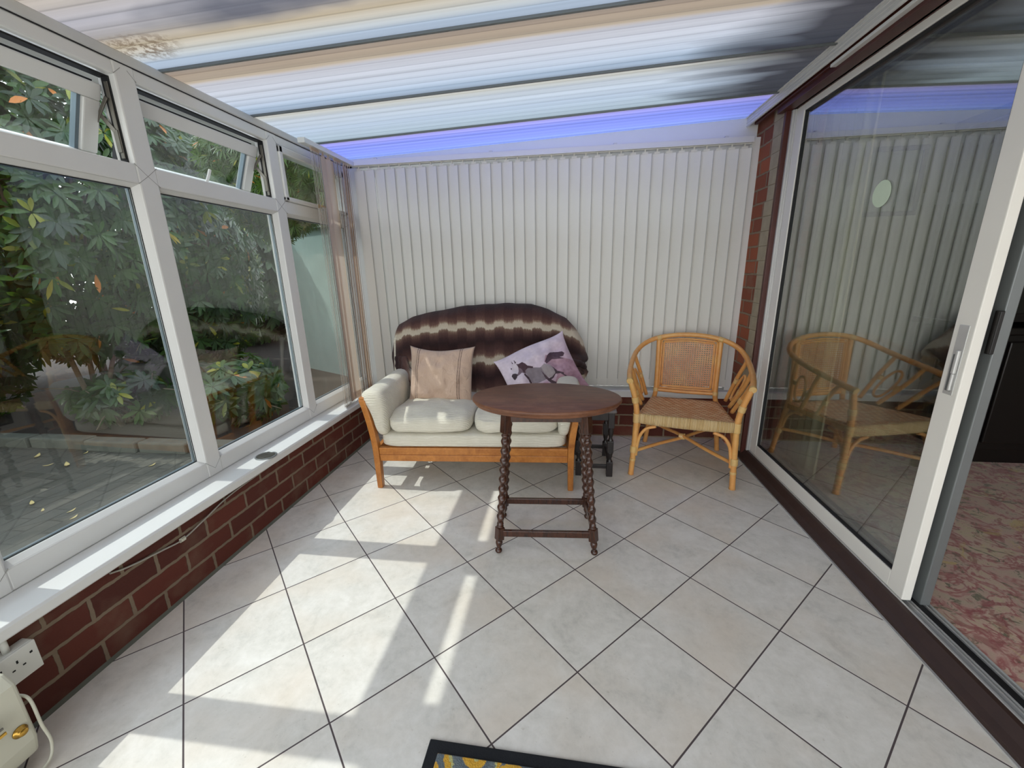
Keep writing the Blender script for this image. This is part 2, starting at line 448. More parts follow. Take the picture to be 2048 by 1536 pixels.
def wrap_mat():
    t = NT('wrapped_cane_apron')
    x, y, z = t.xyz(t.coord())
    cx = t.math('MULTIPLY', x, 1 / 0.0062)
    h = t.math('SINE', t.math('MULTIPLY', t.math('FRACT', cx), PI))
    w = t.n('ShaderNodeTexWhiteNoise', {'Vector': t.comb(t.math('FLOOR', cx), 0.0, 0.0)}).outputs['Value']
    n = t.noise(t.coord(), 22.0, 3)
    col = t.mix(t.math('ADD', t.math('MULTIPLY', w, 0.5), t.math('MULTIPLY', n, 0.5)), srgb(200, 160, 96), srgb(244, 220, 172))
    col = t.mix(t.math('POWER', h, 0.5), srgb(110, 72, 34), col)
    return t.done(t.bsdf(col, 0.42, 0, t.bump(h, 0.8, 0.003), 0.4))
M['wrap'] = wrap_mat()

def leaf_mat(name, a, b, yellow=0.0):
    t = NT(name)
    n = t.n('ShaderNodeAttribute', attribute_name='tone').outputs['Fac']
    col = t.ramp(n, [(0.0, a), (0.82, b), (0.9, srgb(150, 150, 44)), (0.97, srgb(196, 120, 50)), (1.0, srgb(196, 120, 50))])
    d = t.bsdf(col, 0.38, 0, None, 0.45)
    tr = t.n('ShaderNodeBsdfTranslucent', {'Color': t.mix(0.5, col, srgb(110, 150, 36))})
    return t.done(t.n('ShaderNodeMixShader', {0: 0.30, 1: d, 2: tr}))
M['leaf'] = leaf_mat('rhododendron_leaf', srgb(24, 46, 26), srgb(60, 92, 40))
M['conifer'] = leaf_mat('conifer_leaf', srgb(34, 60, 28), srgb(84, 114, 46))
M['dryleaf'] = simple('dry_leaf', srgb(206, 184, 124), 0.7, var=0.25, scale=30)

def paving_mat():
    t = NT('old_garden_paving')
    p = t.pos()
    x, y, z = t.xyz(p)
    br = t.n('ShaderNodeTexBrick', {'Vector': t.comb(y, x, 0.0), 'Color1': srgb(98, 94, 84), 'Color2': srgb(78, 77, 70), 'Mortar': srgb(42, 40, 34), 'Scale': 1.0,
                                    'Mortar Size': 0.006, 'Mortar Smooth': 0.4, 'Brick Width': 0.21, 'Row Height': 0.105}, offset=0.5)
    n = t.noise(p, 5.0, 6, 0.7)
    n2 = t.noise(p, 50.0, 4, 0.7)
    c = t.mix(t.ramp(n, [(0.35, 0.0), (0.65, 0.8)]), br.outputs['Color'], srgb(50, 53, 47))
    c = t.mix(t.math('MULTIPLY', n2, 0.5), c, srgb(112, 108, 96))
    h = t.math('SUBTRACT', n2, br.outputs['Fac'])
    return t.done(t.bsdf(c, 0.9, 0, t.bump(h, 0.6, 0.004), 0.3))
M['paving'] = paving_mat()

def carpet_mat():
    t = NT('floral_carpet')
    p = t.pos()
    big = t.noise(p, 7.0, 4, 0.65, 0.5)
    c = t.ramp(big, [(0.36, srgb(200, 176, 150)), (0.47, srgb(208, 168, 150)), (0.53, srgb(172, 92, 88)), (0.56, srgb(214, 178, 158)), (0.66, srgb(210, 190, 150)), (0.72, srgb(150, 58, 84))])
    gm = t.ramp(t.noise(p, 12.0, 4, 0.75, 1.5), [(0.56, 0.0), (0.62, 1.0)])
    c = t.mix(t.math('MULTIPLY', gm, 0.85), c, srgb(92, 92, 60))
    rm = t.ramp(t.noise(t.n('ShaderNodeVectorMath', {0: p, 1: (5.3, 2.1, 0.0)}, operation='ADD').outputs[0], 8.0, 4, 0.7, 0.8), [(0.57, 0.0), (0.62, 1.0)])
    c = t.mix(t.math('MULTIPLY', rm, 0.65), c, srgb(150, 60, 60))
    ym = t.ramp(t.noise(t.n('ShaderNodeVectorMath', {0: p, 1: (1.3, 8.1, 0.0)}, operation='ADD').outputs[0], 7.0, 4, 0.7, 0.8), [(0.6, 0.0), (0.68, 1.0)])
    c = t.mix(t.math('MULTIPLY', ym, 0.7), c, srgb(214, 186, 110))
    c = t.mix(t.math('MULTIPLY', t.noise(p, 300.0, 2), 0.4), c, t.mix(1.0, c, (0.55, 0.55, 0.55, 1), 'MULTIPLY'))
    return t.done(t.bsdf(c, 0.95, 0, t.bump(t.noise(p, 400.0, 2), 0.5, 0.003), 0.1, 0.3))
M['carpet'] = carpet_mat()

def rug_mat():
    t = NT('scrolled_mat_pile')
    p = t.pos()
    v = t.n('ShaderNodeTexVoronoi', {'Vector': p, 'Scale': 9.0}).outputs['Distance']
    n = t.noise(p, 14.0, 3, 0.6, 1.5)
    d = t.math('FRACT', t.math('MULTIPLY', t.math('ADD', v, t.math('MULTIPLY', n, 0.25)), 3.2))
    c = t.ramp(d, [(0.0, srgb(96, 106, 112)), (0.32, srgb(112, 120, 120)), (0.36, srgb(186, 180, 120)), (0.46, srgb(186, 180, 120)), (0.5, srgb(206, 156, 48)), (0.8, srgb(214, 164, 56)), (0.86, srgb(96, 106, 112)), (1.0, srgb(96, 106, 112))])
    return t.done(t.bsdf(c, 0.95, 0, t.bump(t.noise(p, 250.0, 2), 0.9, 0.004), 0.1, 0.3))
M['rug'] = rug_mat()

def curtain_mat():
    t = NT('beige_curtain_fabric')
    n = t.noise(t.coord(), 40.0, 3)
    c = t.mix(n, srgb(206, 198, 170), srgb(226, 220, 196))
    d = t.n('ShaderNodeBsdfDiffuse', {'Color': c})
    tr = t.n('ShaderNodeBsdfTranslucent', {'Color': c})
    return t.done(t.n('ShaderNodeMixShader', {0: 0.25, 1: d, 2: tr}))
M['curtain'] = curtain_mat()
M['picture'] = simple('faded_flower_print', srgb(120, 124, 112), 0.6, var=0.5, scale=9)
M['picframe'] = simple('grey_picture_frame', srgb(70, 70, 76), 0.4)
M['cable'] = simple('grey_cable', srgb(170, 166, 156), 0.5)

# ------------------------------------------------------------------ mesh helpers
class MB:
    def __init__(self):
        self.v = []; self.f = []; self.s = []; self.mi = []; self.uv = {}
    def add(self, vs, fs, smooth=False, mi=0):
        o = len(self.v)
        self.v += [tuple(p) for p in vs]
        self.f += [tuple(i + o for i in f) for f in fs]
        self.s += [smooth] * len(fs)
        self.mi += [mi] * len(fs)
        return o
    def box(self, x0, y0, z0, x1, y1, z1, mi=0):
        x0, x1 = sorted((x0, x1)); y0, y1 = sorted((y0, y1)); z0, z1 = sorted((z0, z1))
        self.add([(x0, y0, z0), (x1, y0, z0), (x1, y1, z0), (x0, y1, z0), (x0, y0, z1), (x1, y0, z1), (x1, y1, z1), (x0, y1, z1)],
                 [(0, 3, 2, 1), (4, 5, 6, 7), (0, 1, 5, 4), (1, 2, 6, 5), (2, 3, 7, 6), (3, 0, 4, 7)], mi=mi)
        return self
    def bar(self, p0, p1, w, h, up=(0, 0, 1), mi=0):
        """rectangular bar from p0 to p1; w across, h along up"""
        p0 = Vector(p0); p1 = Vector(p1)
        d = (p1 - p0).normalized()
        s = d.cross(Vector(up)).normalized()
        u = s.cross(d)
        vs = []
        for p in (p0, p1):
            for a, b in ((-1, -1), (1, -1), (1, 1), (-1, 1)):
                vs.append(p + s * a * w / 2 + u * b * h / 2)
        self.add(vs, [(0, 1, 2, 3), (7, 6, 5, 4), (0, 4, 5, 1), (1, 5, 6, 2), (2, 6, 7, 3), (3, 7, 4, 0)], mi=mi)
        return self
    def tube(self, pts, r, n=10, caps=True, closed=False, mi=0, smooth=True, flat=1.0):
        pts = [Vector(p) for p in pts]
        N = len(pts)
        rs = r if hasattr(r, '__len__') else [r] * N
        T = []
        for i in range(N):
            a = pts[(i - 1) % N] if (closed or i > 0) else pts[i]
            b = pts[(i + 1) % N] if (closed or i < N - 1) else pts[i]
            T.append((b - a).normalized())
        ref = Vector((0, 0, 1)) if abs(T[0].z) < 0.9 else Vector((1, 0, 0))
        u = (ref - T[0] * ref.dot(T[0])).normalized()
        vs = []
        for i in range(N):
            if i:
                u = u - T[i] * u.dot(T[i])
                u.normalize()
            w = T[i].cross(u)
            for k in range(n):
                a = 2 * PI * k / n
                vs.append(pts[i] + (u * math.cos(a) * flat + w * math.sin(a)) * rs[i])
        fs = []
        for i in range(N if closed else N - 1):
            j = (i + 1) % N
            for k in range(n):
                l = (k + 1) % n
                fs.append((i * n + k, i * n + l, j * n + l, j * n + k))
        o = self.add(vs, fs, smooth, mi)
        if caps and not closed:
            self.f.append(tuple(o + k for k in reversed(range(n)))); self.s.append(False); self.mi.append(mi)
            self.f.append(tuple(o + (N - 1) * n + k for k in range(n))); self.s.append(False); self.mi.append(mi)
        return self
    def lathe(self, prof, n=20, org=(0, 0, 0), axis=(0, 0, 1), mi=0, sx=1.0, sy=1.0, smooth=True):
        org = Vector(org); ax = Vector(axis).normalized()
        ref = Vector((1, 0, 0)) if abs(ax.x) < 0.9 else Vector((0, 1, 0))
        a = (ref - ax * ref.dot(ax)).normalized()
        b = ax.cross(a)
        vs = []
        for (r, z) in prof:
            for k in range(n):
                t = 2 * PI * k / n
                vs.append(org + ax * z + a * (r * math.cos(t) * sx) + b * (r * math.sin(t) * sy))
        fs = []
        for i in range(len(prof) - 1):
            for k in range(n):
                l = (k + 1) % n
                fs.append((i * n + k, i * n + l, (i + 1) * n + l, (i + 1) * n + k))
        o = self.add(vs, fs, smooth, mi)
        if prof[0][0] > 1e-5:
            self.f.append(tuple(o + k for k in reversed(range(n)))); self.s.append(False); self.mi.append(mi)
        if prof[-1][0] > 1e-5:
            self.f.append(tuple(o + (len(prof) - 1) * n + k for k in range(n))); self.s.append(False); self.mi.append(mi)
        return self
    def prism(self, poly, fn, d0, d1, mi=0):
        """poly 2D points; fn(a,b,d)->3D"""
        n = len(poly)
        vs = [fn(a, b, d0) for a, b in poly] + [fn(a, b, d1) for a, b in poly]
        fs = [tuple(range(n)), tuple(reversed(range(n, 2 * n)))]
        fs += [(i, (i + 1) % n + 0 + n * 0, (i + 1) % n + n, i + n) for i in range(n)]
        fs = [fs[0], fs[1]] + [(i, i + n, (i + 1) % n + n, (i + 1) % n) for i in range(n)]
        self.add(vs, fs, mi=mi)
        return self
    def grid(self, fn, nu, nv, wrapu=False, smooth=True, mi=0, uv=False):
        vs = [fn(i / nu, j / nv) for j in range(nv + 1) for i in range(nu + (0 if wrapu else 1))]
        W = nu if wrapu else nu + 1
        fs = []
        for j in range(nv):
            for i in range(nu):
                k = (i + 1) % W if wrapu else i + 1
                fs.append((j * W + i, j * W + k, (j + 1) * W + k, (j + 1) * W + i))
        self.add(vs, fs, smooth, mi)
        return self
    def build(self, name, mat, parent=None, bevel=0.0, seg=2, subsurf=0, loc=None, rot=None):
        me = bpy.data.meshes.new(name)
        me.from_pydata([tuple(p) for p in self.v], [], self.f)
        me.polygons.foreach_set('use_smooth', self.s)
        mats = mat if isinstance(mat, (list, tuple)) else [mat]
        for m in mats:
            me.materials.append(m)
        if len(mats) > 1:
            me.polygons.foreach_set('material_index', self.mi)
        me.update()
        bm = bmesh.new(); bm.from_mesh(me)
        bmesh.ops.recalc_face_normals(bm, faces=bm.faces)
        bm.to_mesh(me); bm.free()
        ob = bpy.data.objects.new(name, me)
        C.objects.link(ob)
        if parent:
            ob.parent = parent
        if loc: ob.location = loc
        if rot: ob.rotation_euler = rot
        if bevel:
            md = ob.modifiers.new('bevel', 'BEVEL')
            md.width = bevel; md.segments = seg; md.limit_method = 'ANGLE'; md.angle_limit = R(40)
            md.harden_normals = False
        if subsurf:
            md = ob.modifiers.new('sub', 'SUBSURF'); md.levels = subsurf; md.render_levels = subsurf
        return ob

def pieces(fns, name, mat, parent, bevel=0.0):
    for fn in fns:
        q = MB(); fn(q); q.build(name, mat, parent, bevel=bevel)
def tag(o, label=None, cat=None, group=None, kind=None):
    if label: o['label'] = label
    if cat: o['category'] = cat
    if group: o['group'] = group
    if kind: o['kind'] = kind
    return o
def empty(name, loc=(0, 0, 0), rz=0.0):
    o = bpy.data.objects.new(name, None)
    o.empty_display_size = 0.1
    C.objects.link(o)
    o.location = loc; o.rotation_euler = (0, 0, rz)
    return o
def copy_tree(o, parent=None):
    c = o.copy(); C.objects.link(c)
    if parent: c.parent = parent
    for ch in list(o.children):
        copy_tree(ch, c)
    return c
def struct(name, mb, mat, label=None, bevel=0.0):
    o = mb.build(name, mat, bevel=bevel)
    o['kind'] = 'structure'
    if label: o['label'] = label
    return o
def sweep_spline(pts, n=8, closed=False):
    """Catmull-Rom through pts"""
    P = [Vector(p) for p in pts]
    out = []
    N = len(P)
    for i in range(N if closed else N - 1):
        p0 = P[(i - 1) % N] if (closed or i > 0) else P[0] * 2 - P[1]
        p1 = P[i]; p2 = P[(i + 1) % N]
        p3 = P[(i + 2) % N] if (closed or i < N - 2) else P[-1] * 2 - P[-2]
        for k in range(n):
            t = k / n
            out.append(0.5 * ((2 * p1) + (p2 - p0) * t + (2 * p0 - 5 * p1 + 4 * p2 - p3) * t * t + (3 * p1 - p0 - 3 * p2 + p3) * t ** 3))
    if not closed:
        out.append(P[-1])
    return out
def spow(x, e):
    return math.copysign(abs(x) ** e, x)

# =================================================================== SETTING
YF = -0.80       # end of the room behind the camera
YB = 3.12       # face of the end wall
mb = MB(); mb.box(-0.15, YF, -0.04, 2.672, YB + 0.1, 0.0)
struct('floor', mb, M['tile'], 'pale stone-look tiles laid on the diagonal with dark joints')

# dwarf brick walls
mb = MB(); mb.box(-0.24, YF, -0.1, 0.0, 3.3, 0.318)
struct('wall_left', mb, M['brick_x'], 'low red brick wall under the left windows')
mb = MB(); mb.box(0.0, 3.045, -0.1, 2.70, 3.3, 0.345)
struct('wall_back', mb, M['brick_y'], 'low red brick wall under the end window')
# mortar fillet at the floor
mb = MB()
mb.prism([(0, 0), (0.008, 0), (0, 0.012)], lambda a, b, d: (a, d, b), YF, 3.045)
struct('baseboard_left', mb, M['stone'])

# pier and wall above the sliding door
mb = MB(); mb.box(2.70, 2.845, -0.1, 2.95, 3.3, 2.6)
struct('wall_right', mb, M['brick_p'], 'orange red brick pier between blinds and sliding door')
mb = MB()
def rag(a, b, d): return (a, b, d)
vs = []
prev = None
random.seed(4)
strip = MB()
zz = 0.0
while zz < 2.2:
    h = 0.085 if zz + 0.085 < 2.2 else 2.2 - zz
    w = 2.84 + random.uniform(0.004, 0.040)
    strip.box(2.690, 2.760, zz, 2.80, w, zz + h)
    zz += h
struct('trim_1', strip, M['mortar'], 'ragged cement fillet between brick pier and door frame', bevel=0.004)
mb = MB(); mb.box(2.72, YF, 2.12, 2.95, 2.845, 2.6)
struct('wall_right_upper', mb, M['brick_p'])

# roof line helper
def roof_z(x): return 2.040 + (x + 0.09) * 0.0358

# eaves beam and wall plate
mb = MB()
mb.box(-0.130, YF, 2.004, -0.095, 3.26, 2.040)
mb.prism([(-0.105, 2.006), (-0.092, 2.006), (-0.088, 2.034), (-0.105, 2.040)], lambda a, b, d: (a, d, b), YF, 3.20)
gut = MB()
gut.prism([(-0.250 + 0.048 * math.cos(PI + PI * k / 12), 2.018 + 0.058 * math.sin(PI + PI * k / 12)) for k in range(13)] + [(-0.250 + 0.043 * math.cos(2 * PI - PI * k / 12), 2.022 + 0.053 * math.sin(2 * PI - PI * k / 12)) for k in range(13)], lambda a, b, d: (a, d, b), YF, 3.3)
struct('trim_9', gut, M['upvc'], 'white rain gutter outside above the open fanlights')
struct('trim_2', mb, M['upvc_dirty'], 'white plastic eaves trim above the left windows', bevel=0.002)
mb = MB()
mb.box(-0.103, YF, 2.0005, -0.098, 3.2, 2.005)
struct('trim_3', mb, M['gasket'], 'thin dark joint under the eaves trim')
mb = MB()
mb.box(2.622, YF, 2.088, 2.632, 3.19, 2.142)
mb.box(2.632, YF, 2.12, 2.72, 3.19, 2.148)
mb.box(2.610, YF, 2.136, 2.624, 3.19, 2.141)
for k in range(3):
    mb.box(2.6185, YF, 2.091 + k * 0.016, 2.6225, 3.185, 2.098 + k * 0.016)
struct('trim_4', mb, M['upvc'], 'white ribbed plastic wall plate along the house side of the roof', bevel=0.0015)
# white closing board at the end of the roof
mb = MB()
mb.prism([(-0.12, 1.985), (2.69, 2.02), (2.69, 2.17), (-0.12, 2.05)], lambda a, b, d: (a, d, b), 3.10, 3.125)
mb.box(2.655, 3.06, 0.37, 2.70, 3.10, 2.02)
struct('trim_5', mb, M['upvc'], 'white board closing the gap between end window and roof', bevel=0.001)

# roof sheets and glazing bars
ceil = empty('ceiling'); ceil['kind'] = 'structure'
for k in range(-3, 6):
    y0 = 0.222 + 0.495 * k; y1 = y0 + 0.495
    if k == 5: y1 = 3.11
    if y1 < YF: continue
    mb = MB()
    nr = 36
    for j in range(nr):
        ya = y0 + (y1 - y0) * j / nr; yb = y0 + (y1 - y0) * (j + 1) / nr
        za = 0.0022 * math.sin(j / nr * 9 * 2 * PI); zb = 0.0022 * math.sin((j + 1) / nr * 9 * 2 * PI)
        vs = []
        xs = (-0.138, 2.64)
        for x_, y_, z_ in ((xs[0], ya, za), (xs[1], ya, za), (xs[1], yb, zb), (xs[0], yb, zb)):
            vs.append((x_, y_, roof_z(x_) + 0.004 + z_))
        mb.add(vs, [(0, 1, 2, 3)])
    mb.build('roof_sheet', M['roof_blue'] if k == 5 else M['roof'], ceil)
    mb = MB()
    mb.bar((-0.10, y0, roof_z(-0.10) + 0.0), (2.63, y0, roof_z(2.63) + 0.0), 0.011, 0.012)
    mb.build('glazing_bar', M['alu_grey'], ceil)

# window boards (sills)
mb = MB()
mb.prism([(-0.135, 0.318), (0.036, 0.318), (0.042, 0.324), (0.042, 0.352), (0.036, 0.360), (-0.135, 0.360)], lambda a, b, d: (a, d, b), YF, 3.08)
struct('trim_6', mb, M['upvc'], 'white window board along the left wall', bevel=0.002)
mb = MB()
mb.prism([(3.005, 0.326), (3.15, 0.326), (3.15, 0.378), (3.011, 0.378), (3.005, 0.370)], lambda a, b, d: (d, a, b), 0.042, 2.70)
struct('trim_7', mb, M['upvc'], 'white window board along the end wall', bevel=0.002)

# ------------------------------------------------------------------ left window range
FX = -0.10      # inner face of the frames
def frame_rail(mb, y0, y1, z0, z1, x0=FX, depth=0.07):
    mb.box(x0 - depth, y0, z0, x0, y1, z1)
mull = [0.777 - 0.776, 0.777, 1.553, 2.332, 3.105]
mull = [-0.776 + 0.001] + mull
def sash(parent, yl, yr, top, bot, ang, handle=True):
    """fanlight sash hinged along its top edge, leaning out by ang"""
    w = 0.055
    L = top[1] - bot
    s = empty('fanlight_sash'); s.parent = parent
    s.location = (top[0], 0, top[1]); s.rotation_euler = (0, ang, 0)
    # local: x inward, z up; sash hangs from z=0 to -L
    m = MB()
    m.box(-0.05, yl, -w, 0.0, yr, 0)
    m.box(-0.05, yl, -L, 0.0, yr, -L + w)
    m.box(-0.05, yl, -L + w, 0.0, yl + w, -w)
    m.box(-0.05, yr - w, -L + w, 0.0, yr, -w)
    m.build('sash_frame', M['upvc'], s, bevel=0.005)
    m = MB()
    for a in (0.004, ):
        m.box(-0.062, yl - a, 0.0, -0.045, yr + a, 0.006)
        m.box(-0.056, yl - 0.006, -L, -0.035, yl - 0.0005, 0.0)
        m.box(-0.056, yr + 0.0005, -L, -0.035, yr + 0.006, 0.0)
    m.build('gasket', M['gasket'], s)
    m = MB(); m.box(-0.028, yl + w - 0.004, -L + w - 0.004, -0.022, yr - w + 0.004, -w + 0.004)
    m.build('pane', M['glass'], s)
    m = MB()
    m.box(-0.036, yr - w - 0.012, -L + w, -0.014, yr - w, -w); m.box(-0.036, yl + w, -L + w, -0.014, yl + w + 0.012, -w)
    m.build('spacer', M['spacer'], s)
    return s

for i in range(5):
    a, b = mull[i], mull[i + 1]
    yl, yr = a + 0.042, b - 0.042
    if i == 3: yl = 2.370; yr = 3.05
    if i == 4: break
for i in range(1, 6):
    a, b = mull[i - 1], mull[i]
    yl, yr = a + 0.040, b - 0.040
    n = i
    win = empty('window_%d' % n); win['kind'] = 'structure'
    m = MB()
    frame_rail(m, yl - 0.004, yr + 0.004, 0.361, 0.435)     # sill rail
    frame_rail(m, yl - 0.004, yr + 0.004, 1.595, 1.665)     # transom
    m.prism([(FX - 0.07, 2.003), (FX, 2.003), (FX, 1.955), (FX - 0.028, 1.955), (FX - 0.028, 1.985), (FX - 0.07, 1.985)], lambda p, q, d: (p, d, q), yl - 0.004, yr + 0.004)
    m.box(FX - 0.072, yr, 0.3605, FX + 0.0015, min(b + 0.040, 3.10), 2.0035)   # mullion on the far side
    m.build('window_frame', M['upvc'], win, bevel=0.006)
    m = MB()                                                # welded mitre joints of the frames
    yc = (yr + b + 0.040) / 2 if n < 5 else yr + 0.03
    for (pa, pb) in (((yr - 0.004, 1.665), (yc, 1.628)), ((b + 0.044, 1.665), (yc, 1.628)), ((yr - 0.004, 1.595), (yc, 1.628)), ((b + 0.044, 1.595), (yc, 1.628)),
                     ((yr - 0.004, 0.436), (yc, 0.392)), ((b + 0.044, 0.436), (yc, 0.392)), ((yr - 0.002, 1.957), (yr + 0.028, 1.985)), ((b + 0.040, 1.957), (b + 0.012, 1.985))):
        m.bar((FX + 0.0012, pa[0], pa[1]), (FX + 0.0012, pb[0], pb[1]), 0.0016, 0.0016)
    m.build('mitre_joint', M['joint'], win)
    m = MB()                                                # glazing beads, bevelled inner edge
    for (z0, z1) in ((0.435, 1.595),) + (((1.665, 1.955),) if n in (1, 2, 5) else ()):
        pr = [(FX - 0.004, 0), (FX - 0.022, 0.014), (FX - 0.03, 0.014), (FX - 0.03, 0)]
        m.prism(pr, lambda p, q, d: (p, d, z0 + q), yl, yr)
        m.prism(pr, lambda p, q, d: (p, d, z1 - q), yl, yr)
        m.prism(pr, lambda p, q, d: (p, yl + q, d), z0, z1)
        m.prism(pr, lambda p, q, d: (p, yr - q, d), z0, z1)
    m.build('glazing_bead', M['upvc'], win)
    m = MB()
    m.box(FX - 0.034, yl, 0.435, FX - 0.030, yr, 1.595)
    m.build('pane', M['glass'], win)
    m = MB()
    for yy in (yl + 0.013, yr - 0.019):
        m.box(FX - 0.046, yy, 0.445, FX - 0.036, yy + 0.006, 1.585)
    m.box(FX - 0.046, yl, 0.446, FX - 0.036, yr, 0.452); m.box(FX - 0.046, yl, 1.578, FX - 0.036, yr, 1.584)
    m.build('spacer', M['spacer'], win)
    m = MB()
    m.box(FX - 0.0305, yr - 0.0165, 0.449, FX - 0.0285, yr - 0.0138, 1.581)
    m.box(FX - 0.0305, yl + 0.0138, 0.449, FX - 0.0285, yl + 0.0165, 1.581)
    m.box(FX - 0.0305, yl, 0.449, FX - 0.0285, yr, 0.4515)
    m.box(FX - 0.0305, yl, 1.5785, FX - 0.0285, yr, 1.581)
    m.build('gasket', M['gasket'], win)
    if n in (3, 4):
        # black rebate seals of the opening
        m = MB()
        m.box(FX - 0.062, yl, 1.947, FX - 0.030, yr, 1.953)
        m.box(FX - 0.050, yr - 0.006, 1.667, FX - 0.022, yr, 1.95)
        m.box(FX - 0.050, yl, 1.667, FX - 0.022, yl + 0.006, 1.95)
        m.build('gasket', M['gasket'], win)
        s = sash(win, yl + 0.012, yr - 0.012, (-0.145, 1.918), 1.628, R(22))
        # friction stays: channel, arm, link
        m = MB()
        m.bar((FX - 0.03, yr - 0.010, 1.93), (FX - 0.03, yr - 0.010, 1.68), 0.004, 0.014, up=(1, 0, 0))
        m.bar((FX - 0.035, yr - 0.013, 1.77), (-0.192, yr - 0.016, 1.845), 0.004, 0.015, up=(0, 0, 1))
        m.bar((FX - 0.035, yr - 0.016, 1.88), (-0.21, yr - 0.018, 1.79), 0.004, 0.013, up=(0, 0, 1))
        m.bar((FX - 0.034, yr - 0.012, 1.775), (FX - 0.034, yr - 0.012, 1.70), 0.006, 0.018, up=(1, 0, 0))
        m.build('friction_stay', M['steel'], win, bevel=0.001)
        # handle on the sash bottom rail
        m = MB()
        hz = -0.290 + 0.03
        hy = (yl + yr) / 2
        m.box(0.0, hy - 0.014, hz - 0.02, 0.012, hy + 0.014, hz + 0.02)
        m.tube(sweep_spline([(0.012, hy, hz), (0.03, hy, hz + 0.005), (0.034, hy + 0.01, hz + 0.04), (0.030, hy + 0.02, hz + 0.085)], 5), [0.009] * 5 + [0.007] * 11, 8)
        m.build('handle', M['upvc'], s, bevel=0.002)
    else:
        m = MB()
        w = 0.045
        m.box(FX - 0.05, yl, 1.665, FX + 0.012, yr, 1.665 + w - 0.02)
        m.box(FX - 0.05, yl, 1.935 - 0.02, FX + 0.012, yr, 1.955)
        m.box(FX - 0.05, yl, 1.665, FX + 0.012, yl + 0.03, 1.955)
        m.box(FX - 0.05, yr - 0.03, 1.665, FX + 0.012, yr, 1.955)
        m.build('fanlight_sash', M['upvc'], win, bevel=0.006)
        m = MB(); m.box(FX - 0.02, yl + 0.02, 1.68, FX - 0.016, yr - 0.02, 1.925)
        m.build('pane', M['glass'], win)
        m = MB()
        hy = (yl + yr) / 2 - 0.02
        m.box(FX + 0.012, hy - 0.012, 1.668, FX + 0.022, hy + 0.012, 1.688)
        m.tube([(FX + 0.022, hy, 1.678), (FX + 0.036, hy, 1.678), (FX + 0.036, hy + 0.08, 1.680)], 0.006, 8)
        m.build('handle', M['brass'] if n == 5 else M['upvc'], win)
mb = MB(); mb.box(FX - 0.07, 3.10, 0.36, FX + 0.01, 3.24, 2.004)
mb.box(FX - 0.07, 3.10, 0.36, 0.02, 3.24, 2.02)
struct('trim_8', mb, M['upvc'], 'white corner post between side and end windows', bevel=0.004)

# end window range behind the blinds
for n, (xa, xb) in enumerate(((0.02, 0.90), (0.90, 1.80), (1.80, 2.68))):
    win = empty('window_%d' % (n + 6)); win['kind'] = 'structure'
    m = MB()
    m.box(xa, 3.14, 0.37, xb, 3.21, 0.435); m.box(xa, 3.14, 1.60, xb, 3.21, 1.665); m.box(xa, 3.14, 1.94, xb, 3.21, 2.01)
    m.box(xa, 3.14, 0.43, xa + 0.04, 3.21, 1.95); m.box(xb - 0.04, 3.14, 0.43, xb, 3.21, 1.95)
    m.build('window_frame', M['upvc'], win, bevel=0.004)
    m = MB(); m.box(xa + 0.04, 3.172, 0.43, xb - 0.04, 3.176, 1.60); m.box(xa + 0.04, 3.172, 1.665, xb - 0.04, 3.176, 1.94)
    m.build('pane', M['glass'], win)

# unseen end behind the camera: open doorway and pale patio added for fill light
mb = MB()
for xx in (-0.20, 2.62):
    mb.box(xx, YF - 0.08, -0.04, xx + 0.09, YF, 2.05)
mb.prism([(-0.20, 2.03), (2.71, 2.03), (2.71, 2.14), (-0.20, 2.04)], lambda a, b, d: (a, d, b), YF - 0.08, YF)
struct('trim_10', mb, M['upvc'], 'white frame of an unseen open doorway added to let in daylight')
mb = MB(); mb.box(-0.24, -7.0, -0.10, 2.72, YF, -0.045)
struct('ground_bounce_patio', mb, M['bounce_patio'], 'unseen pale patio slabs added to bounce daylight into the room')

# ------------------------------------------------------------------ sliding door
door = empty('door_1'); door['kind'] = 'structure'
m = MB()
m.box(2.690, 2.737, 0.0, 2.78, 2.760, 2.10)
m.box(2.662, YF, 2.056, 2.78, 2.785, 2.120)
m.box(2.645, YF, 2.082, 2.664, 3.04, 2.120)
m.build('timber_frame', M['brown'], door, bevel=0.002)
m = MB()
m.prism([(2.668, 0.0), (2.668, 0.018), (2.690, 0.030), (2.715, 0.055), (2.735, 0.058), (2.735, 0.0)], lambda a, b, d: (a, d, b), YF, 2.80)
m.build('timber_sill', M['sill_brown'], door, bevel=0.002)
m = MB(); m.box(2.638, YF, 2.070, 2.662, 2.26, 2.083)
m.build('curtain_rail', M['upvc'], door, bevel=0.002)
m = MB()
m.box(2.660, YF, 0.0, 2.668, 2.80, 0.006)
m.build('tile_edging', M['alu'], door)
m = MB()
m.box(2.728, YF, 0.0, 2.84, 2.735, 0.036)
for xx in (2.728, 2.762, 2.775, 2.812, 2.828):
    m.box(xx, YF, 0.036, xx + 0.006, 2.735, 0.060 if xx < 2.75 else 0.048)
m.box(2.722, YF, 2.060, 2.84, 2.735, 2.10)
m.box(2.715, YF, 2.056, 2.728, 2.735, 2.086)
m.box(2.728, 2.715, 0.03, 2.84, 2.737, 2.07)
m.box(2.716, 2.722, 0.03, 2.730, 2.737, 2.07)
m.build('track', M['alu'], door, bevel=0.001)
m = MB()
m.box(2.782, YF, 0.040, 2.800, 2.70, 0.052)
m.build('track_brush', M['gasket'], door)
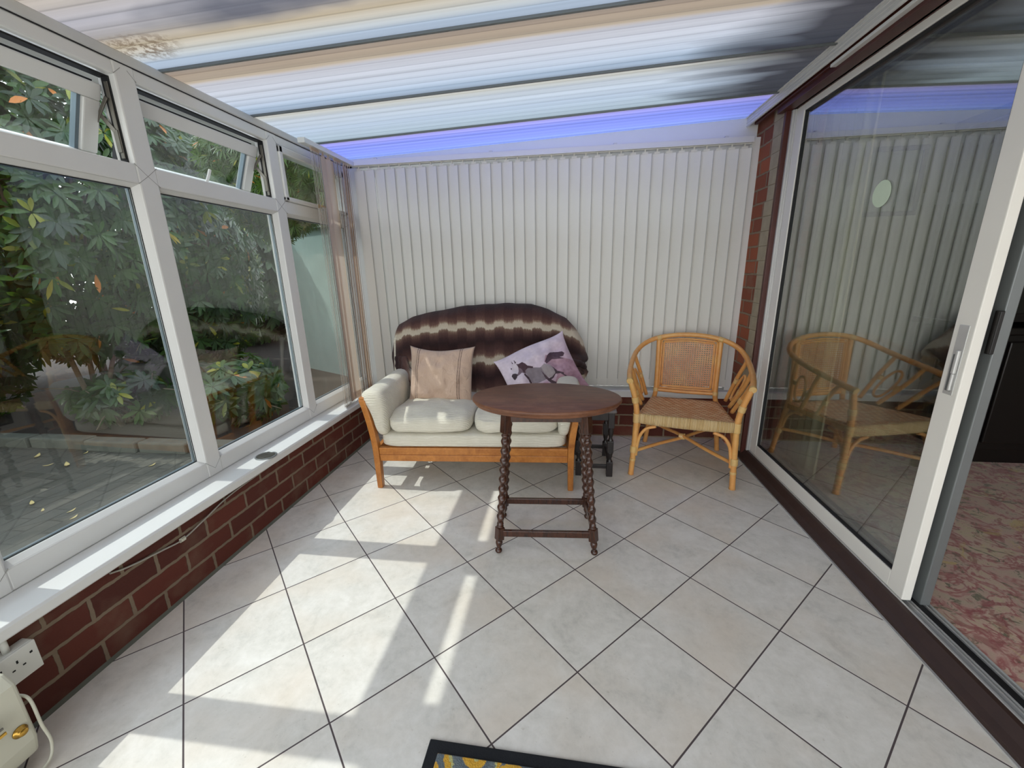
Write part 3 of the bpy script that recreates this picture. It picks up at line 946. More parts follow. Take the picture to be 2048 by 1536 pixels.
def panel(name, x, yl, yr, z0, z1, stl, str_, rail, mat, gmat):
    p = empty(name); p.parent = door
    m = MB()
    m.box(x, yl, z0, x + 0.032, yl + stl, z1)
    m.box(x, yr - str_, z0, x + 0.032, yr, z1)
    m.box(x, yl + stl, z0, x + 0.032, yr - str_, z0 + rail)
    m.box(x, yl + stl, z1 - 0.05, x + 0.032, yr - str_, z1)
    m.build('panel_frame', mat, p, bevel=0.003)
    m = MB()
    for (u0, u1, v0, v1) in ((yl + stl, yl + stl + 0.006, z0 + rail, z1 - 0.05), (yr - str_ - 0.006, yr - str_, z0 + rail, z1 - 0.05),
                             (yl + stl, yr - str_, z0 + rail, z0 + rail + 0.006), (yl + stl, yr - str_, z1 - 0.056, z1 - 0.05)):
        m.box(x + 0.006, u0, v0, x + 0.026, u1, v1)
    m.build('gasket', M['gasket'], p)
    m = MB()
    m.box(x + 0.014, yl + stl, z0 + rail, x + 0.018, yr - str_, z1 - 0.05)
    m.build('pane', gmat, p)
    return p
fp = panel('sliding_panel', 2.735, 1.410, 2.715, 0.058, 2.075, 0.070, 0.075, 0.070, M['dooralu'], M['doorglass'])
rp = panel('rear_panel', 2.790, 1.400, 2.715, 0.050, 2.070, 0.060, 0.06, 0.070, M['alu_grey'], M['glass'])
m = MB()
m.box(2.7325, 1.426, 0.83, 2.7355, 1.460, 1.053)
m.build('handle_plate', M['alu'], fp, bevel=0.004)
m = MB()
m.box(2.7310, 1.434, 0.842, 2.7330, 1.454, 0.96)
m.build('handle_recess', M['alu_grey'], fp, bevel=0.003)
m = MB()
m.box(2.722, 1.429, 0.90, 2.7325, 1.439, 0.975)
m.box(2.724, 1.431, 0.845, 2.7325, 1.439, 0.90)
m.build('handle', M['alu'], fp, bevel=0.003)
m = MB(); m.box(2.776, 1.394, 0.97, 2.788, 1.412, 1.10)
m.build('lock', M['black'], fp, bevel=0.002)

m = MB(); m.lathe([(0.0500, 0), (0.0500, 0.0008)], 40, (2.7482, 1.953, 1.509), (-1, 0, 0), smooth=False)
tag(m.build('safety_sticker', M['sticker']), 'round pale green sticker on the sliding door glass', 'sticker')

# ------------------------------------------------------------------ living room beyond the door
m = MB(); m.box(2.84, -2.6, -0.05, 6.0, 3.5, 0.035)
struct('floor_inner', m, M['carpet'], 'floral pink, red and green carpet of the inner room')
m = MB(); m.box(2.72, 3.42, 0, 6.0, 3.5, 2.5); m.box(2.72, 3.29, 0, 2.95, 3.43, 2.5)
struct('wall_inner_back', m, M['wallpaint'])
m = MB(); m.box(5.9, -2.6, 0, 6.0, 3.5, 2.5)
struct('wall_inner_right', m, M['wallpaint'])
m = MB()  # unseen end wall, window opening added to light the carpet
m.box(2.72, -2.7, 0, 6.0, -2.6, 0.2); m.box(2.72, -2.7, 2.3, 6.0, -2.6, 2.5); m.box(2.72, -2.7, 0.2, 3.0, -2.6, 2.3); m.box(5.8, -2.7, 0.2, 6.0, -2.6, 2.3)
struct('wall_inner_front', m, M['wallpaint'], 'unseen inner room wall, its wide window opening added to let in daylight')
m = MB(); m.box(2.72, -2.6, 2.45, 6.0, 3.5, 2.5)
struct('ceiling_inner', m, M['wallpaint'])
m = MB(); m.box(2.72, -2.6, 0, 2.95, YF, 2.5)
struct('wall_inner_left', m, M['wallpaint'])

# beige curtain gathered behind the glass
def curtain_fn(u, v):
    y = 2.37 + u * 0.42
    return (2.93 + 0.022 * math.sin(u * 2 * PI * 6.5 + 0.4 * math.sin(v * 3)), y + 0.035 * (v - 0.5) * (1 - u), 0.045 + v * 2.05)
m = MB(); m.grid(curtain_fn, 90, 12)
cu = m.build('curtain', M['curtain'])
tag(cu, 'pleated beige curtain hanging behind the sliding door glass', 'curtain')
cu.modifiers.new('s', 'SOLIDIFY').thickness = 0.003

pf = empty('framed_picture', (3.70, 3.415, 1.78))
tag(pf, 'grey framed picture on the inner room wall seen through the door glass', 'picture')
m = MB()
for (x0, z0, x1, z1) in ((-.2, -.22, .2, -.19), (-.2, .19, .2, .22), (-.2, -.19, -.17, .19), (.17, -.19, .2, .19)):
    m.box(x0, -0.02, z0, x1, 0.0, z1)
m.build('frame', M['picframe'], pf, bevel=0.003)
m = MB(); m.box(-.17, -0.006, -.19, .17, -0.001, .19)
m.build('print', M['picture'], pf)

# dark display cabinet
cb = empty('display_cabinet', (4.55, 2.98, 0.035))
tag(cb, 'tall black display cabinet with glass doors on the floral carpet', 'cabinet')
m = MB()
m.box(-0.55, -0.28, 0.0, 0.75, 0.28, 0.09)
m.box(-0.57, -0.30, 0.09, 0.77, 0.30, 0.80)
m.box(-0.60, -0.32, 0.80, 0.80, 0.32, 0.84)
m.box(-0.57, 0.10, 0.84, 0.77, 0.30, 2.0)
m.box(-0.57, -0.20, 0.84, -0.53, 0.30, 2.0); m.box(0.73, -0.20, 0.84, 0.77, 0.30, 2.0)
m.box(-0.60, -0.24, 2.0, 0.80, 0.32, 2.06)
m.build('body', M['black'], cb, bevel=0.006)
for k in range(3):
    m = MB(); x0 = -0.53 + k * 0.42
    for q in ((x0, 0.86, x0 + 0.04, 1.98), (x0 + 0.37, 0.86, x0 + 0.41, 1.98), (x0 + .04, 0.86, x0 + 0.37, 0.91), (x0 + .04, 1.93, x0 + 0.37, 1.98), (x0 + .04, 1.38, x0 + .37, 1.40)):
        m.box(q[0], -0.222, q[1], q[2], -0.20, q[3])
    d = m.build('door', M['black'], cb, bevel=0.003)
    m = MB(); m.box(x0 + 0.04, -0.212, 0.91, x0 + 0.37, -0.208, 1.93)
    m.build('pane', M['darkglass'], d)
    m = MB(); m.box(x0, -0.315, 0.14, x0 + 0.41, -0.30, 0.76)
    d = m.build('cupboard_door', M['black'], cb, bevel=0.008)
    m = MB(); m.lathe([(0.004, 0), (0.005, 0.012), (0.012, 0.018), (0.010, 0.026), (0, 0.028)], 12, (x0 + 0.36, -0.315, 0.5), (0, -1, 0))
    m.build('knob', M['brass'], d)

# ------------------------------------------------------------------ vertical blinds
def bead_chain(m, p0, p1, sag, r=0.0016, n=10):
    pts = []
    p0 = Vector(p0); p1 = Vector(p1)
    for i in range(n + 1):
        t = i / n
        pts.append(p0.lerp(p1, t) + Vector((0, 0, -sag * 4 * t * (1 - t))))
    m.tube(pts, r, 5)
def slat_mesh(w, z0, z1, curve=0.0008):
    m = MB()
    def fn(u, v):
        return ((u - 0.5) * w, curve * (1 - (2 * u - 1) ** 2), z0 + v * (z1 - z0))
    m.grid(fn, 6, 14)
    m.box(0.5 * w - 0.0034, -0.0012, z0, 0.5 * w + 0.0003, 0.0006, z1, mi=1)  # edge strip drawn as the shade line where vanes overlap
    m.grid(lambda u, v: ((u - 0.5) * w, curve * (1 - (2 * u - 1) ** 2) - 0.0016, z0 + v * 0.055), 6, 2)
    m.box(-0.018, -0.002, z1, 0.018, 0.001, z1 + 0.012)
    m.box(-0.004, -0.003, z1 + 0.012, 0.004, 0.003, z1 + 0.030)
    return m
vb = empty('vertical_blind', (0, 3.055, 0))
tag(vb, 'closed white vertical blind covering the whole end window', 'blind')
m = MB()
m.box(-0.02, -0.022, 1.990, 2.655, 0.028, 2.022)
m.box(-0.02, -0.024, 1.986, 2.655, -0.020, 1.996)
m.box(-0.02, 0.006, 1.984, 2.655, 0.028, 1.992)
m.build('headrail', M['upvc'], vb, bevel=0.002)
N = 35
s0 = slat_mesh(0.089, 0.402, 1.958).build('slat', [M['vane'], M['vane_gap_shade']], vb)
s0.location = (0.035, 0.004, 0); s0.rotation_euler = (0, 0, R(-15))
random.seed(3)
for k in range(1, N):
    s = s0.copy(); C.objects.link(s); s.parent = vb
    x_ = 0.035 + 2.575 * k / (N - 1)
    s.location = (x_, 0.004 + random.uniform(-.0015, .0015), random.uniform(-0.002, 0.002)); s.rotation_euler = (0, 0, R(-15 + random.uniform(-0.8, 0.8)))
m = MB()
for k in range(N - 1):
    x_ = 0.035 + 2.575 * k / (N - 1)
    bead_chain(m, (x_, -0.012, 0.412), (x_ + 2.575 / (N - 1), -0.012, 0.412), 0.012, n=5)
m.build('bottom_chain', M['chain'], vb)
for x_ in (0.16, 0.98, 1.8, 2.48):
    m = MB(); m.box(x_, -0.02, 2.022, x_ + 0.022, 0.02, 2.030)
    m.build('bracket', M['upvc_dirty'], vb)

sb = empty('side_blind', (-0.005, 0, 0))
tag(sb, 'cream vertical blind drawn back into bunches in the far left corner', 'blind')
m = MB()
m.box(-0.022, 2.46, 1.982, 0.022, 3.03, 2.010)
m.build('headrail', M['upvc'], sb, bevel=0.002)
spots = [(2.545 + 0.0125 * k, -60 + random.uniform(-3, 3)) for k in range(8)] + [(2.675, -84), (2.735, -96)] + [(2.80 + 0.013 * k, -62 + random.uniform(-3, 3)) for k in range(7)] + [(2.925, -78), (2.95, -70), (2.975, -66), (3.0, -62)]
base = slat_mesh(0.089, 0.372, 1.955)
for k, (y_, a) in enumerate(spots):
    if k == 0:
        s1 = base.build('slat', [M['vane_side'], M['vane_gap_shade']], sb); s = s1
    else:
        s = s1.copy(); C.objects.link(s); s.parent = sb
    s.location = (0.0, y_, 0); s.rotation_euler = (0, 0, R(a))
for xx, dy in ((-0.020, 0.032), (0.022, -0.036)):
    m = MB()
    for k in range(len(spots) - 1):
        a, b = spots[k][0], spots[k + 1][0]
        bead_chain(m, (xx, a + dy, 0.382), (xx, b + dy, 0.382), 0.010 if b - a < 0.03 else 0.018, n=5)
    m.build('bottom_chain', M['chain'], sb)

# ------------------------------------------------------------------ sill vent, cable, sockets, heater
ve = empty('sill_vent', (-0.003, 1.757, 0.360))
tag(ve, 'round grey grille set on the left window board', 'vent')
m = MB(); m.lathe([(0.050, 0), (0.051, 0.002), (0.048, 0.004), (0.044, 0.004), (0.043, 0.002), (0.0, 0.002)], 36)
m.build('rim', M['alu_grey'], ve)
m = MB()
for k in range(11):
    y_ = -0.038 + k * 0.0076
    w_ = math.sqrt(max(0, 0.043 ** 2 - y_ ** 2))
    m.box(-w_, y_ - 0.0013, 0.001, w_, y_ + 0.0013, 0.0042)
m.build('grille', M['steel'], ve)

wr = empty('wall_cable', (0, 1.24, 0.24))
tag(wr, 'thin grey cable running along the brick wall under the window board', 'cable')
m = MB()
pts = [(0.006, -1.24 + 0.98, 0.055), (0.006, -0.20, 0.035), (0.007, -0.08, 0.012), (0.006, 0.0, 0.0), (0.008, 0.10, 0.020), (0.006, 0.25, 0.050), (0.006, 0.5, 0.062), (0.008, 0.75, 0.068), (0.006, 1.1, 0.070), (0.006, 1.6, 0.070)]
m.tube(sweep_spline(pts, 8), 0.0032, 7)
m.build('cable', M['cable'], wr)
m = MB(); m.box(0.0, -0.012, -0.009, 0.006, 0.014, 0.008); m.box(0.006, -0.008, -0.006, 0.012, 0.010, 0.006)
m.build('clip', M['cream_plastic'], wr, bevel=0.002)

so = empty('wall_socket', (0.0, 0.70, 0.23))
tag(so, 'white surface mounted double socket on the brick wall above the heater', 'socket')
m = MB(); m.box(0.0, -0.10, -0.045, 0.034, 0.046, 0.045)
m.build('back_box', M['plastic'], so, bevel=0.003)
m = MB(); m.box(0.034, -0.10, -0.045, 0.041, 0.046, 0.045)
m.build('face_plate', M['plastic'], so, bevel=0.002)
for cy in (0.0, -0.065):
    for q in ((-0.002, 0.010, 0.002, 0.019), (0.008, -0.006, 0.0145, -0.002), (-0.0145, -0.006, -0.008, -0.002), (0.028, 0.014, 0.034, 0.020)):
        m = MB(); m.box(0.0405, cy + q[0], q[1], 0.0416, cy + q[2], q[3])
        m.build('slot', M['holes'], so)
m = MB(); m.tube([(0.018, 0.0, 0.045), (0.018, 0.0, 0.088)], 0.008, 10)
m.build('conduit', M['plastic'], so)

he = empty('electric_heater', (0.09, 0.30, 0.0))
tag(he, 'cream electric heater with brass knob at the lower left corner', 'heater')
m = MB()
sec = [(-0.035, 0.04), (0.045, 0.04), (0.060, 0.095), (0.060, 0.270), (0.035, 0.300), (-0.035, 0.300)]
m.prism(sec, lambda a, b, d: (a, d, b), -0.30, 0.335)
m.build('casing', M['cream_plastic'], he, bevel=0.010, seg=3)
for yy in (-0.24, 0.27):
    m = MB(); m.box(-0.045, yy - 0.015, 0.0, 0.055, yy + 0.015, 0.05)
    m.build('foot', M['cream_plastic'], he, bevel=0.004)
m = MB(); m.lathe([(0.015, 0), (0.015, 0.003), (0.011, 0.005), (0.010, 0.012), (0.008, 0.014), (0, 0.014)], 28, (0.060, 0.307, 0.142), (1, 0, 0))
m.build('knob', M['brass'], he)
pl = MB()
pl.prism([(-0.022, -0.018), (0.022, -0.018), (0.025, 0.006), (0.014, 0.026), (-0.014, 0.026), (-0.025, 0.006)], lambda a, b, d: (0.082 + a * 0.8, d, 0.200 + b), 0.225, 0.255)
plug = pl.build('plug', M['plastic'], he, bevel=0.005)
for (dx, dz, mt) in ((0.010, 0.008, 'steel'), (-0.010, 0.008, 'steel')):
    m = MB(); m.box(0.082 + dx - 0.002, 0.255, 0.200 + dz - 0.003, 0.082 + dx + 0.002, 0.272, 0.200 + dz + 0.003)
    m.build('pin', M[mt], plug, bevel=0.001)
m = MB(); m.box(0.080, 0.255, 0.180, 0.084, 0.278, 0.188)
m.build('earth_pin', M['brass'], plug, bevel=0.001)
m = MB()
m.tube(sweep_spline([(0.082, 0.235, 0.183), (0.090, 0.20, 0.10), (0.085, 0.25, 0.03), (0.075, 0.32, 0.012), (0.068, 0.345, 0.05), (0.066, 0.342, 0.12), (0.055, 0.345, 0.20), (0.03, 0.338, 0.22)], 8), 0.0036, 8)
m.build('cable', M['cream_plastic'], he)

# ------------------------------------------------------------------ doormat
dm = empty('doormat', (1.157, 0.80, 0.0), R(-1.0))
tag(dm, 'black edged doormat with yellow and grey scroll pattern at the bottom of the view', 'doormat')
m = MB()
def matpt(a, b, z): return (a, -b, z)
m.box(0, -0.50, 0, 0.80, 0.0, 0.006)
m.build('binding', M['rugedge'], dm, bevel=0.003)
m = MB(); m.box(0.032, -0.468, 0.004, 0.768, -0.034, 0.011)
m.build('pile', M['rug'], dm, bevel=0.003)

# =================================================================== SOFA
SO = empty('two_seat_sofa', (0.41, 2.129, 0.0), R(3.4))
tag(SO, 'cream two seat sofa with curved golden oak arms beside the left window', 'sofa')
SW = 1.139
def mx(p, side):
    return (p[0] if side == 0 else SW - p[0], p[1], p[2])
def postx(z):
    return -0.052 * max(0.0, (z - 0.22) / 0.34) ** 1.7
for side in (0, 1):
    # curved front leg that becomes the arm post
    for (yc, dep, nm, top) in ((0.0, 0.046, 'front_leg', 0.556), (0.64, 0.046, 'back_leg', 0.56)):
        m = MB()
        prof = []
        zs = [0, 0.05, 0.12, 0.18, 0.24, 0.29, 0.34, 0.39, 0.44, 0.48, 0.52, top]
        for z in zs: prof.append((postx(z) - 0.019 + 0.003 * (1 - min(1, z / 0.2)), z))
        prof += [(postx(top) - 0.008, top + 0.010), (postx(top) + 0.010, top + 0.004)]
        for z in reversed(zs): prof.append((postx(z) + 0.019 - 0.003 * (1 - min(1, z / 0.2)), z))
        # build as strips so that curved prism stays clean
        n = len(zs)
        vs = []
        for z in zs:
            tp = 0.006 * (1 - min(1, z / 0.2))
            for dx, dy in ((-1, -1), (1, -1), (1, 1), (-1, 1)):
                w = 0.018 - tp * 0.4
                vs.append(mx((postx(z) + dx * w, yc + dy * (dep / 2 - tp * 0.4), z), side))
        fs = [(0, 1, 2, 3)]
        for i in range(n - 1):
            for k in range(4):
                l = (k + 1) % 4
                fs.append((i * 4 + k, i * 4 + l, i * 4 + 4 + l, i * 4 + 4 + k))
        fs.append(tuple((n - 1) * 4 + k for k in (3, 2, 1, 0)))
        m.add(vs, fs)
        m.build(nm, M['oak'], SO, bevel=0.005)
    m = MB()
    p0 = mx((postx(0.54) - 0.004, -0.020, 0.560), side); p1 = mx((postx(0.54) - 0.004, 0.665, 0.572), side)
    m.bar(p0, p1, 0.034, 0.022)
    m.build('arm_rail', M['oak'], SO, bevel=0.007)
    for yc in (0.17, 0.32, 0.47):
        m = MB(); vs = []
        zs = [0.24, 0.29, 0.34, 0.39, 0.44, 0.48, 0.52, 0.556]
        for z in zs:
            for dx, dy in ((-1, -1), (1, -1), (1, 1), (-1, 1)):
                vs.append(mx((postx(z) + dx * 0.008 - 0.002, yc + dy * 0.022, z), side))
        fs = [(0, 1, 2, 3)] + [(i * 4 + k, i * 4 + (k + 1) % 4, i * 4 + 4 + (k + 1) % 4, i * 4 + 4 + k) for i in range(len(zs) - 1) for k in range(4)]
        m.add(vs, fs)
        m.build('arm_slat', M['oak'], SO, bevel=0.003)
    m = MB(); a = mx((0.0, 0.02, 0), side)[0]
    m.box(a - 0.013, 0.022, 0.176, a + 0.013, 0.62, 0.258)
    m.build('side_rail', M['oak'], SO, bevel=0.003)
    # arm cushion
    out = [(0.020, .338), (0.000, .42), (-0.022, .49), (-0.044, .540), (-0.060, .562), (-0.060, .584), (-0.038, .602), (0.0, .612), (0.040, .608), (0.066, .585), (0.080, .53), (0.078, .46), (0.074, .39), (0.066, .338)]
    ring = sweep_spline([(a_, 0, b_) for a_, b_ in out], 4, closed=True)
    cx = sum(p.x for p in ring) / len(ring); cz = sum(p.z for p in ring) / len(ring)
    def afn(u, v):
        i = int(round(u * len(ring))) % len(ring)
        p = ring[i]
        y = -0.018 + v * 0.655
        e = min(v, 1 - v) * 0.655
        s = 1 - 0.30 * max(0, 1 - e / 0.045) ** 2.2
        if v in (0.0, 1.0): s = 0.0
        lump = 0.0035 * noise.noise(Vector((p.x * 8, y * 7, p.z * 8 + side * 5)))
        x = cx + (p.x - cx) * (s + lump * 8 * (s > 0)); z = cz + (p.z - cz) * (s + lump * 5 * (s > 0))
        return mx((x, y, z), side)
    m = MB(); nv = 26
    vv = [0, 0.0001, 0.02, 0.045, 0.08] + [0.08 + 0.84 * k / 16 for k in range(1, 16)] + [0.92, 0.955, 0.98, 0.9999, 1.0]
    def afn2(u, v): return afn(u, vv[int(round(v * (len(vv) - 1)))])
    m.grid(afn2, len(ring), len(vv) - 1, wrapu=True)
    m.build('arm_cushion', M['cream'], SO)
m = MB()
m.box(0.018, -0.016, 0.219, SW - 0.018, 0.012, 0.262)
m.box(0.018, -0.013, 0.176, SW - 0.018, 0.012, 0.216)
m.box(0.018, -0.008, 0.20, SW - 0.018, 0.010, 0.24)
m.build('front_rail', M['oak'], SO, bevel=0.003)
m = MB(); m.box(0.018, 0.63, 0.176, SW - 0.018, 0.655, 0.262)
m.build('back_rail', M['oak'], SO, bevel=0.003)

def rbox(m, x0, y0, z0, x1, y1, z1, e=0.32, crown=0.0, nu=40, nv=24, lump=0.004, seed=0):
    cx, cy, cz = (x0 + x1) / 2, (y0 + y1) / 2, (z0 + z1) / 2
    a, b, c = (x1 - x0) / 2, (y1 - y0) / 2, (z1 - z0) / 2
    def fn(u, v):
        th = u * 2 * PI; ph = (v - 0.5) * PI
        X = spow(math.cos(ph), e) * spow(math.cos(th), e)
        Y = spow(math.cos(ph), e) * spow(math.sin(th), e)
        Z = spow(math.sin(ph), e * 1.7)
        z = cz + c * Z + crown * (1 - X * X) * (1 - Y * Y) * (Z if Z > 0 else 0)
        l = lump * noise.noise(Vector((X * 3 + seed, Y * 3, Z * 2)))
        return (cx + a * X * (1 + l), cy + b * Y * (1 + l), z + l * 1.2)
    m.grid(fn, nu, nv, wrapu=True)
m = MB(); rbox(m, 0.022, -0.012, 0.262, SW - 0.022, 0.64, 0.345, e=0.16, nu=64, nv=20)
m.build('seat_base', M['cream'], SO)
for k, (xa, xb) in enumerate(((0.062, 0.568), (0.572, 1.077))):
    m = MB(); rbox(m, xa, -0.012, 0.338, xb, 0.60, 0.452, e=0.34, crown=0.022, nu=72, nv=36, lump=0.012, seed=k * 7)
    m.build('seat_cushion', M['cream'], SO)
# rounded back hidden below the throw
XT = [(-0.10, 0.60), (-0.098, 0.80), (-0.05, 0.885), (0.05, 0.935), (0.15, 0.962), (0.30, 0.985), (0.45, 1.008), (0.60, 1.018), (0.75, 1.020), (0.90, 1.012), (1.02, 0.975), (1.14, 0.915), (1.21, 0.84), (1.262, 0.75), (1.275, 0.60)]
def zt(x):
    for (a, b), (c, d) in zip(XT[1:-1], XT[2:]):
        if a <= x <= c or c == XT[-1][0]:
            t = (x - a) / (c - a) if c > a else 0
            t = max(0, min(1, t)); return b + (d - b) * t
    return XT[1][1]
m = MB()
poly = [(-0.075, 0.34), (-0.075, 0.80)] + [(x, zt(x) - 0.028) for x in [-0.04 + 1.24 * k / 22 for k in range(23)]] + [(1.235, 0.74), (1.245, 0.34)]
def bfn(u, v):
    i = int(round(u * (len(poly) - 1))); a, b = poly[i]
    return a, b
nP = len(poly)
vs = []
for (yo, s) in ((0.60, 0.93), (0.575, 0.99), (0.60, 1.0), (0.68, 1.0), (0.71, 0.97)):
    for a, b in poly:
        lean = (b - 0.34) * 0.19
        vs.append((0.58 + (a - 0.58) * s, yo - 0.03 + lean, 0.34 + (b - 0.34) * s))
fs = []
for j in range(4):
    for i in range(nP):
        k = (i + 1) % nP
        fs.append((j * nP + i, j * nP + k, (j + 1) * nP + k, (j + 1) * nP + i))
fs.append(tuple(reversed(range(nP)))); fs.append(tuple(4 * nP + i for i in range(nP)))
m.add(vs, fs, True)
m.build('backrest', M['cream'], SO, bevel=0.0)

# fur throw
def throw_pt(u, v):
    x = -0.108 + u * 1.392
    edge = abs(2 * u - 1)
    top = zt(min(max(x, -0.098), 1.262)) + 0.006
    if u < 0.03: top -= (0.03 - u) * 2.5
    if u > 0.985: top -= (u - 0.985) * 4
    zb = 0.40 + 0.15 * max(0, (edge - 0.80) / 0.2) ** 1.2
    if v < 0.16:                      # short fall behind the crest
        t = v / 0.16
        z = top - (1 - t) ** 2 * 0.17; lean = (z - 0.34) * 0.19
        y = 0.68 + lean + 0.016 - 0.085 * t ** 2.2
    else:
        t = (v - 0.16) / 0.84
        z = top - (top - zb) * t
        lean = (z - 0.34) * 0.19
        rnd = max(0, 1 - (top - z) / 0.055)
        y = 0.535 + lean + 0.075 * rnd ** 2
    y += 0.10 * max(0, (edge - 0.86) / 0.14) ** 2
    n1 = noise.noise(Vector((x * 3.2, z * 2.2, 1.7)))
    n2 = noise.noise(Vector((x * 9.0, z * 4.0, 9.2)))
    amp = 0.020 + 0.03 * max(0, (0.75 - z) / 0.3)
    y -= abs(n1) * amp * 1.6 + n2 * 0.006
    z += 0.006 * n2
    # gathers near the right corner
    if x > 1.05 and z < 0.72:
        g = min(1, (x - 1.05) / 0.15) * min(1, (0.72 - z) / 0.1)
        y -= g * (0.03 + 0.022 * math.sin(z * 95 + x * 12)); x += g * 0.012 * math.sin(z * 60)
    if x < 0.03 and z < 0.66:
        g = min(1, (0.03 - x) / 0.1) * min(1, (0.66 - z) / 0.08)
        y -= g * (0.02 + 0.012 * math.sin(x * 120)); x += g * 0.02
    vv_ = (1.03 - z) - 0.5 * (1.018 - min(top, 1.018)) - 0.033
    if v < 0.16: vv_ -= (1 - v / 0.16) * 0.15
    return (x, y, z), (x, vv_)
def throw(parent):
    nu, nv = 120, 80
    V = []; UV = []
    for j in range(nv + 1):
        for i in range(nu + 1):
            p, q = throw_pt(i / nu, j / nv); V.append(p); UV.append(q)
    F = []
    for j in range(nv):
        for i in range(nu):
            a = j * (nu + 1) + i
            F.append((a, a + 1, a + nu + 2, a + nu + 1))
    me = bpy.data.meshes.new('fur_throw'); me.from_pydata(V, [], F)
    me.polygons.foreach_set('use_smooth', [True] * len(F))
    ul = me.uv_layers.new(name='UVMap')
    for p in me.polygons:
        for li in p.loop_indices:
            ul.data[li].uv = UV[me.loops[li].vertex_index]
    me.materials.append(M['fur'])
    o = bpy.data.objects.new('fur_throw', me); C.objects.link(o)
    md = o.modifiers.new('solid', 'SOLIDIFY'); md.thickness = 0.010; md.offset = 0
    return o
th = throw(None)
th.matrix_world = Matrix.Translation((0.41, 2.129, 0.0)) @ Matrix.Rotation(R(3.4), 4, 'Z')
tag(th, 'brown and cream striped fur throw draped over the sofa back', 'throw')
# loose gathered folds of the throw tucked beside the arms
def fold(m, pts, r):
    P = sweep_spline(pts, 6); n = len(P)
    m.tube(P, [r * (0.55 + 0.45 * math.sin(PI * (0.1 + 0.8 * i / (n - 1)))) * (1 + 0.12 * math.sin(i * 1.9)) for i in range(n)], 14, flat=0.75)
FOLDS = []
def addfold(pts, r):
    m = MB(); fold(m, pts, r)
    fo = m.build('gathered_fold', M['fur'], th)
    ul = fo.data.uv_layers.new(name='UVMap')
    for p in fo.data.polygons:
        for li in p.loop_indices:
            co = fo.data.vertices[fo.data.loops[li].vertex_index].co
            ul.data[li].uv = (co.x * 1.3 + co.z, co.x * 0.9 + co.z * 0.4)
for k in range(3):
    dx = k * 0.028
    addfold([(-0.045 + dx, 0.615 - k * .012, 0.68), (-0.015 + dx, 0.56 - k * 0.02, 0.60), (0.055 + dx, 0.50 - k * 0.02, 0.54), (0.095 + dx, 0.48 - k * .02, 0.475)], 0.030)
addfold([(1.06, 0.52, 0.655), (1.16, 0.50, 0.66), (1.235, 0.54, 0.635), (1.265, 0.60, 0.60)], 0.028)
addfold([(1.05, 0.50, 0.615), (1.14, 0.475, 0.62), (1.215, 0.52, 0.59), (1.25, 0.58, 0.565)], 0.026)
addfold([(1.06, 0.49, 0.575), (1.14, 0.465, 0.578), (1.20, 0.51, 0.55), (1.235, 0.57, 0.53)], 0.022)

# ------------------------------------------------------------------ cushions
def pillow(name, w, h, T, mat, paint=None, nu=48, nv=44, seed=0, sag=0.03, corner=0.02):
    """soft square pillow in the XZ plane, facing -Y; uv over the front"""
    V = []; UV = []; F = []
    def P(u, v, side):
        a = 2 * u - 1; b = 2 * v - 1
        t = T * ((1 - abs(a) ** 2.6) ** 0.62) * ((1 - abs(b) ** 2.6) ** 0.62)
        pin = sag
        x = a * w / 2 * (1 - pin * (1 - b * b) * abs(a)) + corner * a * abs(a) * abs(b) ** 6 * 0.5
        z = b * h / 2 * (1 - pin * (1 - a * a) * abs(b)) + corner * b * abs(b) * abs(a) ** 6 * 0.5
        n = noise.noise(Vector((a * 2.4 + seed, b * 2.2, side * 3))) * 0.034 * (1 - a ** 4) * (1 - b ** 4)
        n += noise.noise(Vector((a * 5 + seed, b * 3.2, side * 3 + 4))) * 0.013 * (1 - a ** 6) * (1 - b ** 6)
        z += -0.010 * math.sin(a * PI * 0.9 + seed) * (b > 0) * b
        return (x, -side * (t + n * 0.9) , z)
    o0 = 0
    for side in (1, -1):
        o0 = len(V)
        for j in range(nv + 1):
            for i in range(nu + 1):
                V.append(P(i / nu, j / nv, side)); UV.append((i / nu, j / nv))
        for j in range(nv):
            for i in range(nu):
                a = o0 + j * (nu + 1) + i
                q = (a, a + 1, a + nu + 2, a + nu + 1)
                F.append(q if side == 1 else q[::-1])
    me = bpy.data.meshes.new(name); me.from_pydata(V, [], F)
    me.polygons.foreach_set('use_smooth', [True] * len(F))
    ul = me.uv_layers.new(name='UVMap')
    for p in me.polygons:
        for li in p.loop_indices:
            ul.data[li].uv = UV[me.loops[li].vertex_index]
    if paint:
        ca = me.color_attributes.new('print', 'FLOAT_COLOR', 'POINT')
        half = (nu + 1) * (nv + 1)
        for i, q in enumerate(UV):
            ca.data[i].color = paint(q[0], q[1]) if i < half else paint(0.1, 0.9)
    me.materials.append(mat)
    bm = bmesh.new(); bm.from_mesh(me)
    bmesh.ops.remove_doubles(bm, verts=bm.verts, dist=0.0004)
    bm.to_mesh(me); bm.free()
    o = bpy.data.objects.new(name, me); C.objects.link(o)
    return o
def inpoly(x, y, poly):
    c = False; n = len(poly); j = n - 1
    for i in range(n):
        xi, yi = poly[i]; xj, yj = poly[j]
        if (yi > y) != (yj > y) and x < (xj - xi) * (y - yi) / (yj - yi) + xi:
            c = not c
        j = i
    return c
